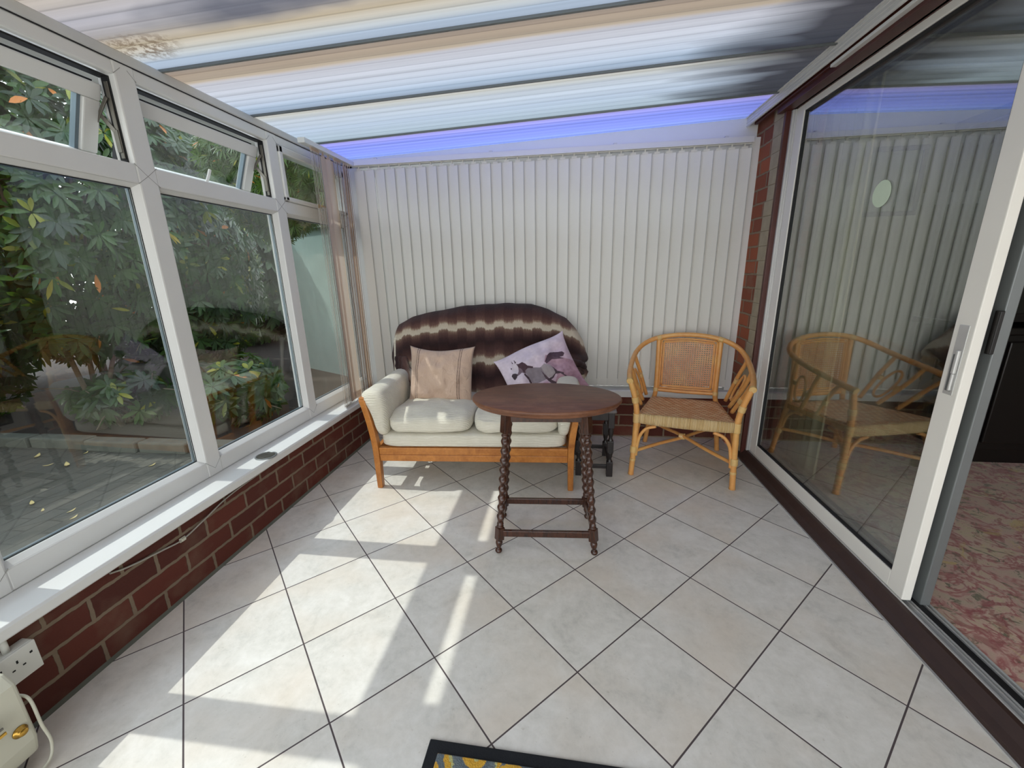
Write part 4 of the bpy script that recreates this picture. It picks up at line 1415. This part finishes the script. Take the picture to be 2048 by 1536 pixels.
HORSE = [
    ('haze', [(1010, 590), (1250, 590), (1420, 600), (1600, 900), (1560, 1200), (1000, 1250), (930, 1050), (1150, 1010), (1190, 860), (1130, 770), (1000, 700)], (150, 114, 128)),
    ('tail', [(1010, 690), (1030, 600), (1062, 548), (1120, 522), (1190, 508), (1240, 498), (1275, 520), (1262, 566), (1210, 588), (1270, 600), (1180, 625), (1100, 640), (1060, 690), (1030, 720)], (70, 50, 62)),
    ('rump', [(950, 780), (1000, 722), (1080, 728), (1140, 765), (1165, 830), (1130, 890), (1085, 905), (1020, 880), (960, 830)], (146, 136, 140)),
    ('body', [(740, 800), (850, 790), (960, 778), (1010, 850), (1060, 900), (1030, 940), (960, 985), (880, 1012), (840, 985), (790, 920), (742, 870)], (124, 114, 122)),
    ('belly', [(960, 820), (1020, 870), (1100, 925), (1190, 955), (1180, 905), (1200, 985), (1110, 975), (1030, 920)], (74, 56, 66)),
    ('hind', [(1090, 735), (1150, 770), (1190, 800), (1275, 812), (1280, 835), (1380, 868), (1440, 890), (1400, 905), (1320, 868), (1230, 830), (1165, 842), (1140, 900), (1080, 960), (1050, 930), (1120, 890), (1160, 830), (1135, 775)], (64, 48, 58)),
    ('fore', [(742, 880), (800, 930), (850, 1000), (850, 1050), (835, 1030), (790, 960), (730, 905)], (66, 50, 58)),
    ('neck', [(640, 790), (720, 800), (760, 850), (742, 890), (700, 880), (660, 920), (630, 940), (610, 880)], (112, 94, 104)),
    ('mane', [(600, 762), (650, 760), (690, 732), (740, 752), (770, 776), (850, 778), (850, 800), (780, 808), (740, 850), (756, 884), (716, 866), (690, 828), (650, 812), (610, 800)], (66, 44, 54)),
    ('head', [(545, 765), (596, 748), (640, 800), (650, 860), (630, 920), (590, 910), (566, 900), (552, 840)], (196, 186, 196)),
    ('muzzle', [(560, 912), (600, 898), (640, 908), (628, 965), (600, 998), (570, 975), (548, 940)], (56, 44, 52)),
    ('ear', [(566, 700), (606, 742), (588, 756)], (60, 44, 54)), ('ear', [(532, 722), (562, 752), (550, 764)], (60, 44, 54)),
    ('eye', [(530, 826), (548, 826), (548, 845), (532, 845)], (50, 40, 48)),
    ('rocks', [(960, 1010), (1060, 960), (1130, 1040), (1100, 1100), (980, 1090)], (176, 140, 160)),
]
def horse_paint(u, v):
    # picture space of the print
    w = 1 - v
    X = 300 + u * 905 + w * 395; Y = 740 - u * 535 + w * 725
    g = min(1, max(0, 0.6 * u + 0.75 * w - 0.45))
    n = noise.noise(Vector((u * 7, v * 6, 3.0))) * 10 + noise.noise(Vector((u * 26, v * 24, 8.0))) * 8
    base = [200 - 42 * g, 188 - 66 * g, 202 - 62 * g]
    for nm, poly, col in HORSE:
        if inpoly(X, Y, poly):
            k = 1.0 if nm != 'haze' else 0.75
            base = [b * (1 - k) + c * k for b, c in zip(base, col)]
            if nm == 'haze':
                n *= 2.0
    return srgb(*[max(0, min(255, b + n)) for b in base])
p1 = pillow('beige_cushion', 0.415, 0.365, 0.085, M['beige'], seed=2)
p1.location = (0.706, 2.525, 0.592); p1.rotation_euler = (R(-17), R(1.5), R(2))
tag(p1, 'beige square cushion with two openwork stripes at the left end of the sofa', 'cushion')
p2 = pillow('horse_cushion', 0.47, 0.385, 0.050, M['print'], paint=horse_paint, nu=230, nv=190, seed=5, sag=0.05)
p2.matrix_world = Matrix.Translation((1.352, 2.545, 0.618)) @ Matrix.Rotation(R(2), 4, 'Z') @ Matrix.Rotation(R(-24), 4, 'X') @ Matrix.Rotation(R(-25), 4, 'Y')
tag(p2, 'lilac cushion printed with a galloping horse, tilted on the right end of the sofa', 'cushion')

# =================================================================== OVAL TABLE
TB = empty('oval_table', (1.4255, 1.757, 0.0), R(3.8))
tag(TB, 'dark oval side table with barley twist legs in front of the sofa', 'table')
m = MB()
pr = [(0.0, 0.672), (0.955, 0.672), (0.965, 0.676), (0.975, 0.680), (0.972, 0.683), (0.985, 0.686), (0.998, 0.690), (1.0, 0.695), (0.994, 0.700), (0.980, 0.702), (0.0, 0.702)]
A_, B_ = 0.333, 0.228
m.lathe([(r * A_, z) for r, z in pr], 96, (0, 0.012, 0), sx=1.0, sy=B_ / A_)
m.build('table_top', M['table_wood'], TB, rot=(0, 0, R(-3.8)))
def twist_leg():
    L = 0.667
    m = MB()
    # foot
    m.lathe([(0.006, 0.0), (0.013, 0.002), (0.0165, 0.010), (0.014, 0.018), (0.009, 0.022), (0.0085, 0.026), (0.013, 0.036), (0.0165, 0.050), (0.015, 0.060), (0.011, 0.064), (0.012, 0.068)], 18)
    w = 0.0165
    m.box(-w, -w, 0.066, w, w, 0.128)
    m.lathe([(0.012, 0.126), (0.0165, 0.130), (0.0165, 0.136), (0.012, 0.140), (0.015, 0.146)], 18)
    n, k = 24, 170
    z0, z1 = 0.142, 0.560
    vs = []
    for j in range(k + 1):
        z = z0 + (z1 - z0) * j / k
        ph = 2 * PI * z / 0.042
        env = min(1, (z - z0) / 0.012, (z1 - z) / 0.012)
        for i in range(n):
            th_ = 2 * PI * i / n
            r = 0.0152 + 0.0033 * env * math.cos(2 * PI * z / 0.0445)
            # slight bulge like a bobbin
            r += 0.0017 * env * math.cos(2 * th_ - 2 * PI * z / 0.0445)
            vs.append((r * math.cos(th_), r * math.sin(th_), z))
    fs = [(j * n + i, j * n + (i + 1) % n, (j + 1) * n + (i + 1) % n, (j + 1) * n + i) for j in range(k) for i in range(n)]
    m.add(vs, fs, True)
    m.lathe([(0.014, 0.556), (0.018, 0.562), (0.018, 0.568), (0.013, 0.573), (0.017, 0.578)], 18)
    w = 0.0185
    m.box(-w, -w, 0.577, w, w, L)
    return m
legs = []
lm = None
for sx in (-1, 1):
    for sy in (-1, 1):
        b = Vector((sx * 0.218, sy * 0.143, 0)); t = Vector((sx * 0.166, sy * 0.104, 0.668))
        q = (t - b).to_track_quat('Z', 'Y')
        if lm is None:
            lo = twist_leg().build('leg', M['dark_wood'], TB, bevel=0.002); lm = lo
        else:
            lo = lm.copy(); C.objects.link(lo); lo.parent = TB
        lo.rotation_mode = 'QUATERNION'; lo.rotation_quaternion = q
        lo.location = b
def legpt(sx, sy, z):
    t = z / 0.668
    return Vector((sx * (0.218 - 0.052 * t), sy * (0.143 - 0.039 * t), z))
for a, b in (((-1, -1), (1, -1)), ((-1, 1), (1, 1)), ((-1, -1), (-1, 1)), ((1, -1), (1, 1))):
    m = MB(); p, q = legpt(*a, 0.098), legpt(*b, 0.098)
    m.bar(p, q, 0.016, 0.030)
    m.build('stretcher', M['dark_wood'], TB, bevel=0.002)
    m = MB(); p, q = legpt(*a, 0.648), legpt(*b, 0.648)
    m.bar(p, q, 0.018, 0.048)
    m.build('apron', M['dark_wood'], TB, bevel=0.002)
m = MB(); m.box(-0.035, -0.15, 0.664, 0.035, -0.13, 0.672)
m.build('top_cleat', M['table_wood'], TB, bevel=0.001)

# =================================================================== SMALL STOOL
ST = empty('small_stool', (1.693, 2.540, 0.0))
tag(ST, 'small blackened wooden stool with turned legs between sofa and rattan chair', 'stool')
m = MB(); m.box(-0.124, -0.178, 0.418, 0.124, 0.178, 0.434)
m.build('top', M['stool_top'], ST, bevel=0.006)
def stool_leg():
    m = MB(); w = 0.0185
    m.box(-w, -w, 0, w, w, 0.098)
    m.lathe([(0.017, 0.096), (0.013, 0.106), (0.010, 0.118), (0.015, 0.134), (0.017, 0.150), (0.0175, 0.160)], 18)
    m.box(-w, -w, 0.158, w, w, 0.236)
    m.lathe([(0.017, 0.234), (0.014, 0.242), (0.010, 0.256), (0.014, 0.276), (0.0175, 0.300), (0.014, 0.314), (0.017, 0.322)], 18)
    m.box(-w, -w, 0.320, w, w, 0.418)
    return m
l0 = None
for sx in (-1, 1):
    for sy in (-1, 1):
        if l0 is None: l0 = stool_leg().build('leg', M['stool_wood'], ST, bevel=0.003); lo = l0
        else:
            lo = l0.copy(); C.objects.link(lo); lo.parent = ST
        lo.location = (sx * 0.095, sy * 0.150, 0)
for (x0, y0, x1, y1) in ((-.095, -.15, .095, -.15), (-.095, .15, .095, .15), (-.095, -.15, -.095, .15), (.095, -.15, .095, .15)):
    m = MB(); m.bar((x0, y0, 0.062), (x1, y1, 0.062), 0.014, 0.024); m.build('stretcher', M['stool_wood'], ST, bevel=0.002)
    m = MB(); m.bar((x0, y0, 0.392), (x1, y1, 0.392), 0.018, 0.050); m.build('apron', M['stool_wood'], ST, bevel=0.002)

# =================================================================== RATTAN CHAIR
CH = empty('rattan_armchair', (2.272, 2.638, 0.0), R(-14.2))
tag(CH, 'honey rattan armchair with caned back and woven seat beside the brick pier', 'chair')
def node_r(pts, r, sp=0.14):
    """cane swells a little at its joints"""
    out = []; d = 0; prev = None
    for p in pts:
        if prev is not None: d += (p - prev).length
        prev = p
        k = abs(((d / sp) % 1.0) - 0.5)
        out.append(r * (1 + 0.10 * max(0, (k - 0.44) / 0.06)))
    return out
def cane(m, pts, r, n=12, k=10):
    P = sweep_spline(pts, k)
    m.tube(P, node_r(P, r), n)
def binding(m, pts, r):
    P = sweep_spline(pts, 14)
    m.tube(P, [r * (1 + 0.05 * (i % 2)) for i in range(len(P))], 14)
hoop_half = [(-0.317, -0.318, 0.608), (-0.330, -0.22, 0.632), (-0.336, -0.10, 0.656), (-0.334, 0.02, 0.682), (-0.322, 0.12, 0.710), (-0.285, 0.195, 0.745), (-0.215, 0.240, 0.778), (-0.11, 0.262, 0.800)]
hoop = hoop_half + [(0, 0.268, 0.807)] + [(-x, y, z) for x, y, z in reversed(hoop_half)]
m = MB(); cane(m, hoop, 0.0155, 16, 10)
m.build('arm_rail', M['rattan'], CH)
for s in (-1, 1):
    pieces([
        lambda q: binding(q, [(s * 0.3165, -0.322, 0.607), (s * 0.318, -0.305, 0.612)], 0.0185),
        lambda q: binding(q, [(s * 0.205, 0.243, 0.779), (s * 0.18, 0.251, 0.787)], 0.0175),
    ], 'arm_binding', M['binding'], CH)
for s in (-1, 1):
    m = MB(); cane(m, [(s * 0.284, -0.292, 0.0), (s * 0.276, -0.288, 0.16), (s * 0.270, -0.285, 0.345), (s * 0.272, -0.286, 0.42), (s * 0.285, -0.292, 0.50), (s * 0.313, -0.303, 0.600)], 0.0165, 16)
    L = m.build('leg', M['rattan'], CH)
    pieces([
        lambda q: binding(q, [(s * 0.2775, -0.289, 0.150), (s * 0.276, -0.288, 0.190)], 0.0205),
        lambda q: binding(q, [(s * 0.279, -0.290, 0.095), (s * 0.278, -0.2895, 0.110)], 0.0180),
        lambda q: binding(q, [(s * 0.270, -0.285, 0.345), (s * 0.270, -0.285, 0.402)], 0.0200),
        lambda q: binding(q, [(s * 0.280, -0.290, 0.470), (s * 0.286, -0.293, 0.505)], 0.0195),
    ], 'leg_binding', M['binding'], L)
    m = MB(); cane(m, [(s * 0.242, 0.266, 0.0), (s * 0.222, 0.250, 0.17), (s * 0.200, 0.236, 0.345), (s * 0.190, 0.236, 0.42), (s * 0.190, 0.244, 0.60), (s * 0.192, 0.252, 0.778)], 0.0155, 16)
    L = m.build('leg', M['rattan'], CH)
    pieces([
        lambda q: binding(q, [(s * 0.223, 0.251, 0.150), (s * 0.219, 0.248, 0.185)], 0.0190),
        lambda q: binding(q, [(s * 0.190, 0.236, 0.405), (s * 0.190, 0.238, 0.43)], 0.0180),
    ], 'leg_binding', M['binding'], L)
    # side struts and loop
    pieces([
        lambda q: cane(q, [(s * 0.331, 0.065, 0.688), (s * 0.292, 0.115, 0.56), (s * 0.248, 0.165, 0.395)], 0.0120),
        lambda q: cane(q, [(s * 0.334, -0.11, 0.650), (s * 0.308, -0.04, 0.53), (s * 0.262, 0.055, 0.388)], 0.0120),
        lambda q: cane(q, [(s * 0.326, -0.235, 0.622), (s * 0.305, -0.16, 0.53), (s * 0.264, -0.065, 0.392)], 0.0120),
    ], 'arm_strut', M['rattan'], CH)
    m = MB()
    c0 = Vector((s * 0.296, 0.050, 0.515)); e1 = Vector((s * 0.26, -0.42, 0.87)).normalized(); e2 = Vector((0, 0.90, 0.43)).normalized()
    P = [c0 + e1 * 0.100 * spow(math.sin(t * 2 * PI / 40), 1.0) + e2 * 0.036 * spow(math.cos(t * 2 * PI / 40), 0.8) for t in range(40)]
    m.tube(P, 0.0075, 10, closed=True)
    m.build('arm_loop', M['rattan'], CH)
    pieces([
        lambda q: binding(q, [(s * 0.292, 0.092, 0.56), (s * 0.286, 0.10, 0.535)], 0.015),
        lambda q: binding(q, [(s * 0.300, -0.018, 0.515), (s * 0.293, -0.005, 0.485)], 0.015),
        lambda q: binding(q, [(s * 0.298, -0.145, 0.505), (s * 0.290, -0.125, 0.475)], 0.015),
    ], 'strut_binding', M['binding'], CH)
    # arched braces
    pieces([
        lambda q: cane(q, [(s * 0.262, -0.287, 0.130), (s * 0.256, -0.287, 0.20), (s * 0.242, -0.287, 0.265), (s * 0.208, -0.287, 0.312), (s * 0.155, -0.287, 0.332)], 0.0095),
        lambda q: cane(q, [(s * 0.266, -0.272, 0.180), (s * 0.262, -0.25, 0.27), (s * 0.255, -0.20, 0.325), (s * 0.25, -0.14, 0.338)], 0.0090),
        lambda q: cane(q, [(s * 0.214, 0.236, 0.20), (s * 0.212, 0.21, 0.28), (s * 0.22, 0.15, 0.325), (s * 0.23, 0.08, 0.335)], 0.0090),
    ], 'brace', M['rattan'], CH)
for s in (-1, 1):
    m = MB()
    cane(m, [(s * 0.268, -0.278, 0.155), (s * 0.13, -0.14, 0.167), (0, 0, 0.175 + 0.008 * s), (-s * 0.11, 0.12, 0.178), (-s * 0.214, 0.238, 0.180)], 0.0105)
    m.build('cross_stretcher', M['rattan'], CH)
m = MB(); binding(m, [(-0.02, 0.0, 0.176), (0.02, 0.0, 0.176)], 0.0205)
m.build('stretcher_binding', M['binding'], CH)
# caned back
m = MB()
def bk(x, z):
    return Vector((x, 0.238 + (z - 0.42) * 0.045 + 0.012 * (1 - (x / 0.19) ** 2), z))
def bx(pts, r): m.tube(sweep_spline([bk(*p) for p in pts], 6), r, 10)
cane(m, [bk(-0.188, 0.416), bk(0, 0.410), bk(0.188, 0.416)], 0.0125)
topz = lambda x: 0.776 + 0.010 * (1 - (x / 0.17) ** 2)
for off in (0.0, 0.014):
    a = 0.172 - off
    bx([(-a, 0.434 + off), (-a, 0.60), (-a, 0.768 - off)], 0.0062)
    bx([(a, 0.434 + off), (a, 0.60), (a, 0.768 - off)], 0.0062)
    bx([(-a, 0.434 + off), (0, 0.430 + off), (a, 0.434 + off)], 0.0062)
    bx([(-a, 0.768 - off), (0, 0.778 - off), (a, 0.768 - off)], 0.0062)
m.build('back_frame', M['rattan'], CH)
m = MB()
def strip(a, b, w=0.0042):
    a = bk(*a); b = bk(*b)
    P = [a.lerp(b, t / 4) for t in range(5)]
    d = (b - a).normalized(); s_ = d.cross(Vector((0, 1, 0))).normalized()
    vs = []
    for i, p in enumerate(P):
        x = p.x; p = Vector((p.x, bk(p.x, p.z).y, p.z))
        vs += [p - s_ * w / 2 - Vector((0, 0.0007, 0)), p + s_ * w / 2 - Vector((0, 0.0007, 0)), p + s_ * w / 2 + Vector((0, 0.0007, 0)), p - s_ * w / 2 + Vector((0, 0.0007, 0))]
    fs = [(0, 1, 2, 3)] + [(i * 4 + k, i * 4 + (k + 1) % 4, i * 4 + 4 + (k + 1) % 4, i * 4 + 4 + k) for i in range(4) for k in range(4)] + [(19, 18, 17, 16)]
    m.add(vs, fs)
nx, nz = 21, 22
X0, X1, Z0, Z1 = -0.152, 0.152, 0.452, 0.762
for i in range(nx + 1):
    x = X0 + (X1 - X0) * i / nx; strip((x, Z0), (x, Z1), 0.0062)
for j in range(nz + 1):
    z = Z0 + (Z1 - Z0) * j / nz; strip((X0, z), (X1, z), 0.0062)
m.build('cane_webbing', M['cane'], CH)
# seat
def seat_fn(u, v):
    y = -0.288 + v * 0.515
    hw = 0.262 - 0.060 * v
    x = (2 * u - 1) * hw
    z = 0.404 - 0.036 * v - 0.010 * math.sin(PI * u) * math.sin(PI * v)
    return (x, y, z)
m = MB(); m.grid(seat_fn, 24, 24)
se = m.build('seat', M['weave'], CH)
md = se.modifiers.new('s', 'SOLIDIFY'); md.thickness = 0.010
m = MB()
N_ = 40
vs = []
for i in range(N_ + 1):
    u = i / N_; x = -0.258 + 0.516 * u
    dip = 0.344 - 0.010 * math.sin(PI * u) ** 0.5
    for (y, z) in ((-0.300, dip + 0.004), (-0.303, dip + 0.02), (-0.303, 0.392), (-0.296, 0.404), (-0.284, 0.404), (-0.280, 0.39), (-0.280, dip + .01), (-0.288, dip)):
        vs.append((x, y, z))
fs = [(i * 8 + k, i * 8 + (k + 1) % 8, i * 8 + 8 + (k + 1) % 8, i * 8 + 8 + k) for i in range(N_) for k in range(8)]
fs += [tuple(range(8)), tuple(N_ * 8 + k for k in range(8))]
m.add(vs, fs, True)
m.build('seat_apron', M['wrap'], CH)
pieces([lambda q: q.bar((-0.262, -0.28, 0.374), (-0.206, 0.22, 0.350), 0.018, 0.036),
        lambda q: q.bar((0.262, -0.28, 0.374), (0.206, 0.22, 0.350), 0.018, 0.036),
        lambda q: q.bar((-0.20, 0.228, 0.350), (0.20, 0.228, 0.350), 0.018, 0.034)], 'seat_rail', M['rattan'], CH, bevel=0.006)

# =================================================================== GARDEN
m = MB(); m.box(-3.25, -6, -0.30, -0.24, 12, -0.05)
m.box(-0.24, 3.3, -0.30, 8, 12, -0.05)
struct('ground', m, M['paving'], 'old brick paving outside the windows')
m = MB(); m.box(-14, -6, -0.32, -3.25, 12, -0.02); m.box(-3.25, 2.66, -0.32, -0.9, 12, -0.02)
struct('ground_bed', m, M['soil'])
rnd = random.Random(11)
# kerb stones
k0 = None
xx = -3.25; i = 0
while xx < -1.0:
    L = rnd.uniform(0.40, 0.55)
    m = MB(); m.box(0, -0.055, -0.06, L - 0.02, 0.055, 0.035)
    o = m.build('kerb_stone', M['stone'], bevel=0.014)
    o.location = (xx, 2.60 + 0.012 * math.sin(i * 2.1), 0.0); o.rotation_euler = (0, 0, rnd.uniform(-0.03, 0.03))
    tag(o, 'mossy grey kerb stone edging the shrub bed outside the window', 'kerb stone', 'kerb stones along the shrub bed')
    xx += L; i += 1
# low garden wall behind the bed
m = MB(); m.box(-3.2, 3.60, -0.1, -1.75, 3.75, 0.40)
tag(m.build('garden_wall', M['stone'], bevel=0.02), 'low mossy stone wall at the back of the shrub bed', 'wall')
# neighbour building seen through the far pane
nb = empty('neighbour_building', (-1.35, 4.9, -0.05), R(-28))
tag(nb, 'pale rendered outbuilding seen through the far left window pane', 'building')
m = MB(); m.box(-1.1, 0.0, 0, 1.5, 2.4, 1.86)
m.build('wall', M['house_render'], nb)
m = MB(); m.prism([(-0.03, 1.86), (-0.03, 1.90), (1.2, 2.2), (2.43, 1.90), (2.43, 1.86)], lambda a, b, d: (d, a, b), -1.2, 1.6)
m.build('roof', M['house_render'], nb)
# unseen boarded fence added to block sky light behind the blinds
m = MB()
for k in range(26):
    m.box(0.06 + k * 0.15, 3.70 + 0.012 * (k % 2), -0.05, 0.215 + k * 0.15, 3.718 + 0.012 * (k % 2), 2.45)
m.box(0.06, 3.73, 0.4, 3.96, 3.77, 0.48); m.box(0.06, 3.73, 1.9, 3.96, 3.77, 1.98)
tag(m.build('light_block_fence', M['bark']), 'unseen tall boarded fence added outside the end window to block light behind the blinds', 'fence')

def foliage(name, pts, mat, leaf_len, leaf_w, nleaf, parent, seed, droop=0.5, narrow=False):
    """whorls of leaves at each (pos, outward dir)"""
    rn = random.Random(seed)
    V = []; F = []; tone = []
    for (p, d) in pts:
        d = Vector(d).normalized()
        a = d.orthogonal().normalized(); b = d.cross(a)
        ph0 = rn.uniform(0, 6.28); n = nleaf + rn.randint(-2, 2)
        tn = min(0.8, max(0.0, rn.gauss(0.42, 0.2)))
        for k in range(n):
            t = tn + rn.uniform(-0.12, 0.12)
            if rn.random() < 0.022: t = rn.choice((0.90, 0.90, 0.97))
            ph = ph0 + 2.399 * k
            L = leaf_len * rn.uniform(0.7, 1.1); w = leaf_w * rn.uniform(0.8, 1.15)
            el = rn.uniform(-0.1, 0.75) * (1 - droop)
            out = (a * math.cos(ph) + b * math.sin(ph)) * math.cos(el) + d * math.sin(el)
            out.z -= droop * 0.35; out.normalize()
            side = out.cross(d).normalized()
            up = side.cross(out)
            o = len(V)
            segs = ((0.0, 0.12), (0.22, 0.62), (0.5, 1.0), (0.78, 0.78), (1.0, 0.04))
            for (s, ww) in segs:
                c = Vector(p) + out * (s * L + 0.01) - Vector((0, 0, 1)) * (droop * 0.35 * L * s * s)
                V.append(c - side * w * ww * 0.5 + up * w * 0.12 * ww)
                V.append(c + side * w * ww * 0.5 + up * w * 0.12 * ww)
                V.append(c)
                tone += [t, t, t]
            for j in range(len(segs) - 1):
                A0 = o + j * 3; B0 = A0 + 3
                F.append((A0, A0 + 2, B0 + 2, B0)); F.append((A0 + 2, A0 + 1, B0 + 1, B0 + 2))
    me = bpy.data.meshes.new(name); me.from_pydata([tuple(v) for v in V], [], F)
    me.polygons.foreach_set('use_smooth', [True] * len(F))
    at = me.attributes.new('tone', 'FLOAT', 'POINT')
    at.data.foreach_set('value', tone)
    me.materials.append(mat)
    o = bpy.data.objects.new(name, me); C.objects.link(o)
    if parent: o.parent = parent
    return o

def shrub(name, cx, cy, rx, ry, z0, z1, n, label, seed, mat='leaf', ll=0.125, lw=0.036, group=None, ylim=9.0, xlim=9.0, rootx=0.0, nl=9, cat='shrub', zmaxf=None, stems=5):
    e = empty(name, (cx, cy, -0.03))
    tag(e, label, cat, group)
    rn = random.Random(seed)
    cz = (z0 + z1) / 2; rz = (z1 - z0) / 2
    pts = []
    while len(pts) < n:
        th = rn.uniform(0, 2 * PI); ph = math.asin(rn.uniform(-1, 1))
        d = Vector((math.cos(ph) * math.cos(th), math.cos(ph) * math.sin(th), math.sin(ph)))
        r = rn.uniform(0.55, 1.0) ** 0.6
        bump = 1 + 0.16 * noise.noise(Vector((d.x * 3 + seed, d.y * 3, d.z * 3)))
        p = Vector((d.x * rx * r * bump, d.y * ry * r * bump, cz + d.z * rz * r * bump))
        if abs(p.y) > ylim or abs(p.x) > xlim: continue
        if zmaxf and p.z > zmaxf(cx + p.x, cy + p.y): continue
        dd = (d + Vector((0.5, 0, 0.25)) + Vector((rn.uniform(-.5, .5), rn.uniform(-.5, .5), rn.uniform(-.4, .4)))).normalized()
        pts.append((p, dd))
    foliage('foliage', pts, M[mat], ll, lw, nl, e, seed)
    for s in range(stems):
        mm = MB()
        a = rn.uniform(0, 6.28); tip = Vector((math.cos(a) * min(rx * 0.75, xlim), max(-ylim + .1, min(ylim - .1, math.sin(a) * ry * 0.6)), rn.uniform(cz, z1 * 0.85)))
        base_ = Vector((rootx + rn.uniform(-.1, .1), rn.uniform(-.1, .1), 0))
        mid = base_.lerp(tip, 0.5) + Vector((rn.uniform(-.15, .15), rn.uniform(-.15, .15), -0.05))
        P = sweep_spline([base_, mid, tip], 7)
        mm.tube(P, [0.022 - 0.016 * i / len(P) for i in range(len(P))], 7)
        for b_ in range(4):
            i0 = rn.randint(4, len(P) - 2); q = P[i0]
            t2 = q + Vector((rn.uniform(-.35, .35), rn.uniform(-.3, .3), rn.uniform(-0.05, .4)))
            if abs(t2.y) > ylim: t2.y = q.y
            mm.tube(sweep_spline([q, q.lerp(t2, .5) + Vector((0, 0, .04)), t2], 4), [0.008 - 0.005 * i / 9 for i in range(9)], 5)
        mm.build('stem', M['bark'], e)
    return e
# sunlight reaches the panes above this surface: (x from the panes) * slope of the sun
def sunlid(x, y):
    lid = 0.44 + (-0.17 - x) * 1.379 - 0.22
    if 1.66 < y < 2.35: lid += 0.30
    return lid
specs = [
    (-2.55, -0.45, 0.75, 0.70, 0.62, 3.0, 420, 'rhododendron bush outside, nearest the camera'),
    (-2.45, 0.70, 0.72, 0.75, 0.62, 3.1, 700, 'large rhododendron bush filling the near left pane'),
    (-2.60, 1.85, 0.70, 0.75, 0.45, 3.4, 820, 'large rhododendron bush behind the window post with yellowing leaves'),
    (-2.55, 3.00, 0.68, 0.75, 0.62, 3.2, 860, 'dark rhododendron bush filling the second pane'),
    (-2.75, 4.10, 0.75, 0.75, 0.10, 3.1, 1200, 'rhododendron bush next to the pale outbuilding'),
    (-3.95, 2.95, 0.60, 0.75, 0.05, 2.2, 520, 'dark rhododendron bush at the back of the bed, low behind the left pane'),
    (-3.45, 5.35, 0.75, 0.80, 0.05, 3.3, 1000, 'farthest rhododendron bush, at the left corner of the outbuilding'),
]
for i, (cx, cy, rx, ry, z0, z1, n, lb) in enumerate(specs):
    shrub('rhododendron_bush', cx, cy, rx, ry, z0, z1, n, lb, 20 + i, group='rhododendron hedge', zmaxf=sunlid, ylim=0.30 if cy > 4.85 and cy < 5 else 0.47, xlim=0.5 if cy > 4.85 and cy < 5 else 0.66, rootx=-0.85 if cy < 2.6 else 0.0)
specs2 = [(-2.45, 3.10, 0.38, 0.34, 0.08, 0.48, 80, 'low rhododendron sprig behind the kerb, under the hedge'),
          (-1.35, 3.20, 0.36, 0.34, 0.06, 0.62, 90, 'low rhododendron sprig nearest the glass, seen low in the second pane')]
for i, (cx, cy, rx, ry, z0, z1, n, lb) in enumerate(specs2):
    shrub('low_shrub', cx, cy, rx, ry, z0, z1, n, lb, 50 + i, group='low shrubs', stems=3)
specs3 = [(-5.65, -0.1, 1.1, 1.05, 0.2, 4.4, 900, 'tall dark evergreen behind the hedge at the left'), (-5.65, 2.0, 1.1, 1.1, 0.2, 4.6, 950, 'tall dark evergreen behind the middle of the hedge'),
          (-5.65, 4.1, 1.1, 1.1, 0.2, 4.8, 950, 'tall dark evergreen behind the right of the hedge'), (-4.7, 7.6, 1.9, 1.9, 0.0, 5.4, 2600, 'tall dark evergreen beyond the outbuilding')]
for i, (cx, cy, rx, ry, z0, z1, n, lb) in enumerate(specs3):
    shrub('evergreen_tree', cx, cy, rx, ry, z0, z1, n, lb, 70 + i, ll=0.26, lw=0.10, group='trees behind the hedge', cat='tree', zmaxf=sunlid if cy < 3.3 else None, ylim=0.86 if cy < 5 else 1.5, xlim=0.80 if cy < 5 else 1.6)
def conifer(cx, cy, rx, ry, z0, z1, n, seed, label):
    shrub('conifer_shrub', cx, cy, rx, ry, z0, z1, n, label, seed, mat='conifer', ll=0.085, lw=0.012, nl=16, cat='conifer', zmaxf=None, stems=0)
conifer(-1.22, 3.98, 0.72, 0.40, 1.66, 3.2, 2200, 91, 'feathery conifer above the pale outbuilding')
# fallen leaves
lf = None
for i in range(56):
    if lf is None:
        V = []
        m = MB()
        def lfn(u, v):
            w = math.sin(PI * min(1, v * 1.02)) ** 0.8 * 0.013
            return ((2 * u - 1) * w, (v - 0.5) * 0.085, 0.004 + 0.010 * (2 * v - 1) ** 2 + 0.004 * (2 * u - 1) ** 2)
        m.grid(lfn, 4, 8)
        o = m.build('fallen_leaf', M['dryleaf']); lf = o
        o.modifiers.new('s', 'SOLIDIFY').thickness = 0.0012
    else:
        o = lf.copy(); C.objects.link(o)
    o.location = (rnd.uniform(-3.0, -0.45), rnd.uniform(0.6, 2.5), -0.05)
    s = rnd.uniform(0.5, 1.15); o.scale = (s, s, s)
    o.rotation_euler = (0, 0, rnd.uniform(0, 6.28))
    tag(o, 'dry yellow leaf lying on the garden paving', 'leaf', 'fallen leaves on the garden paving')
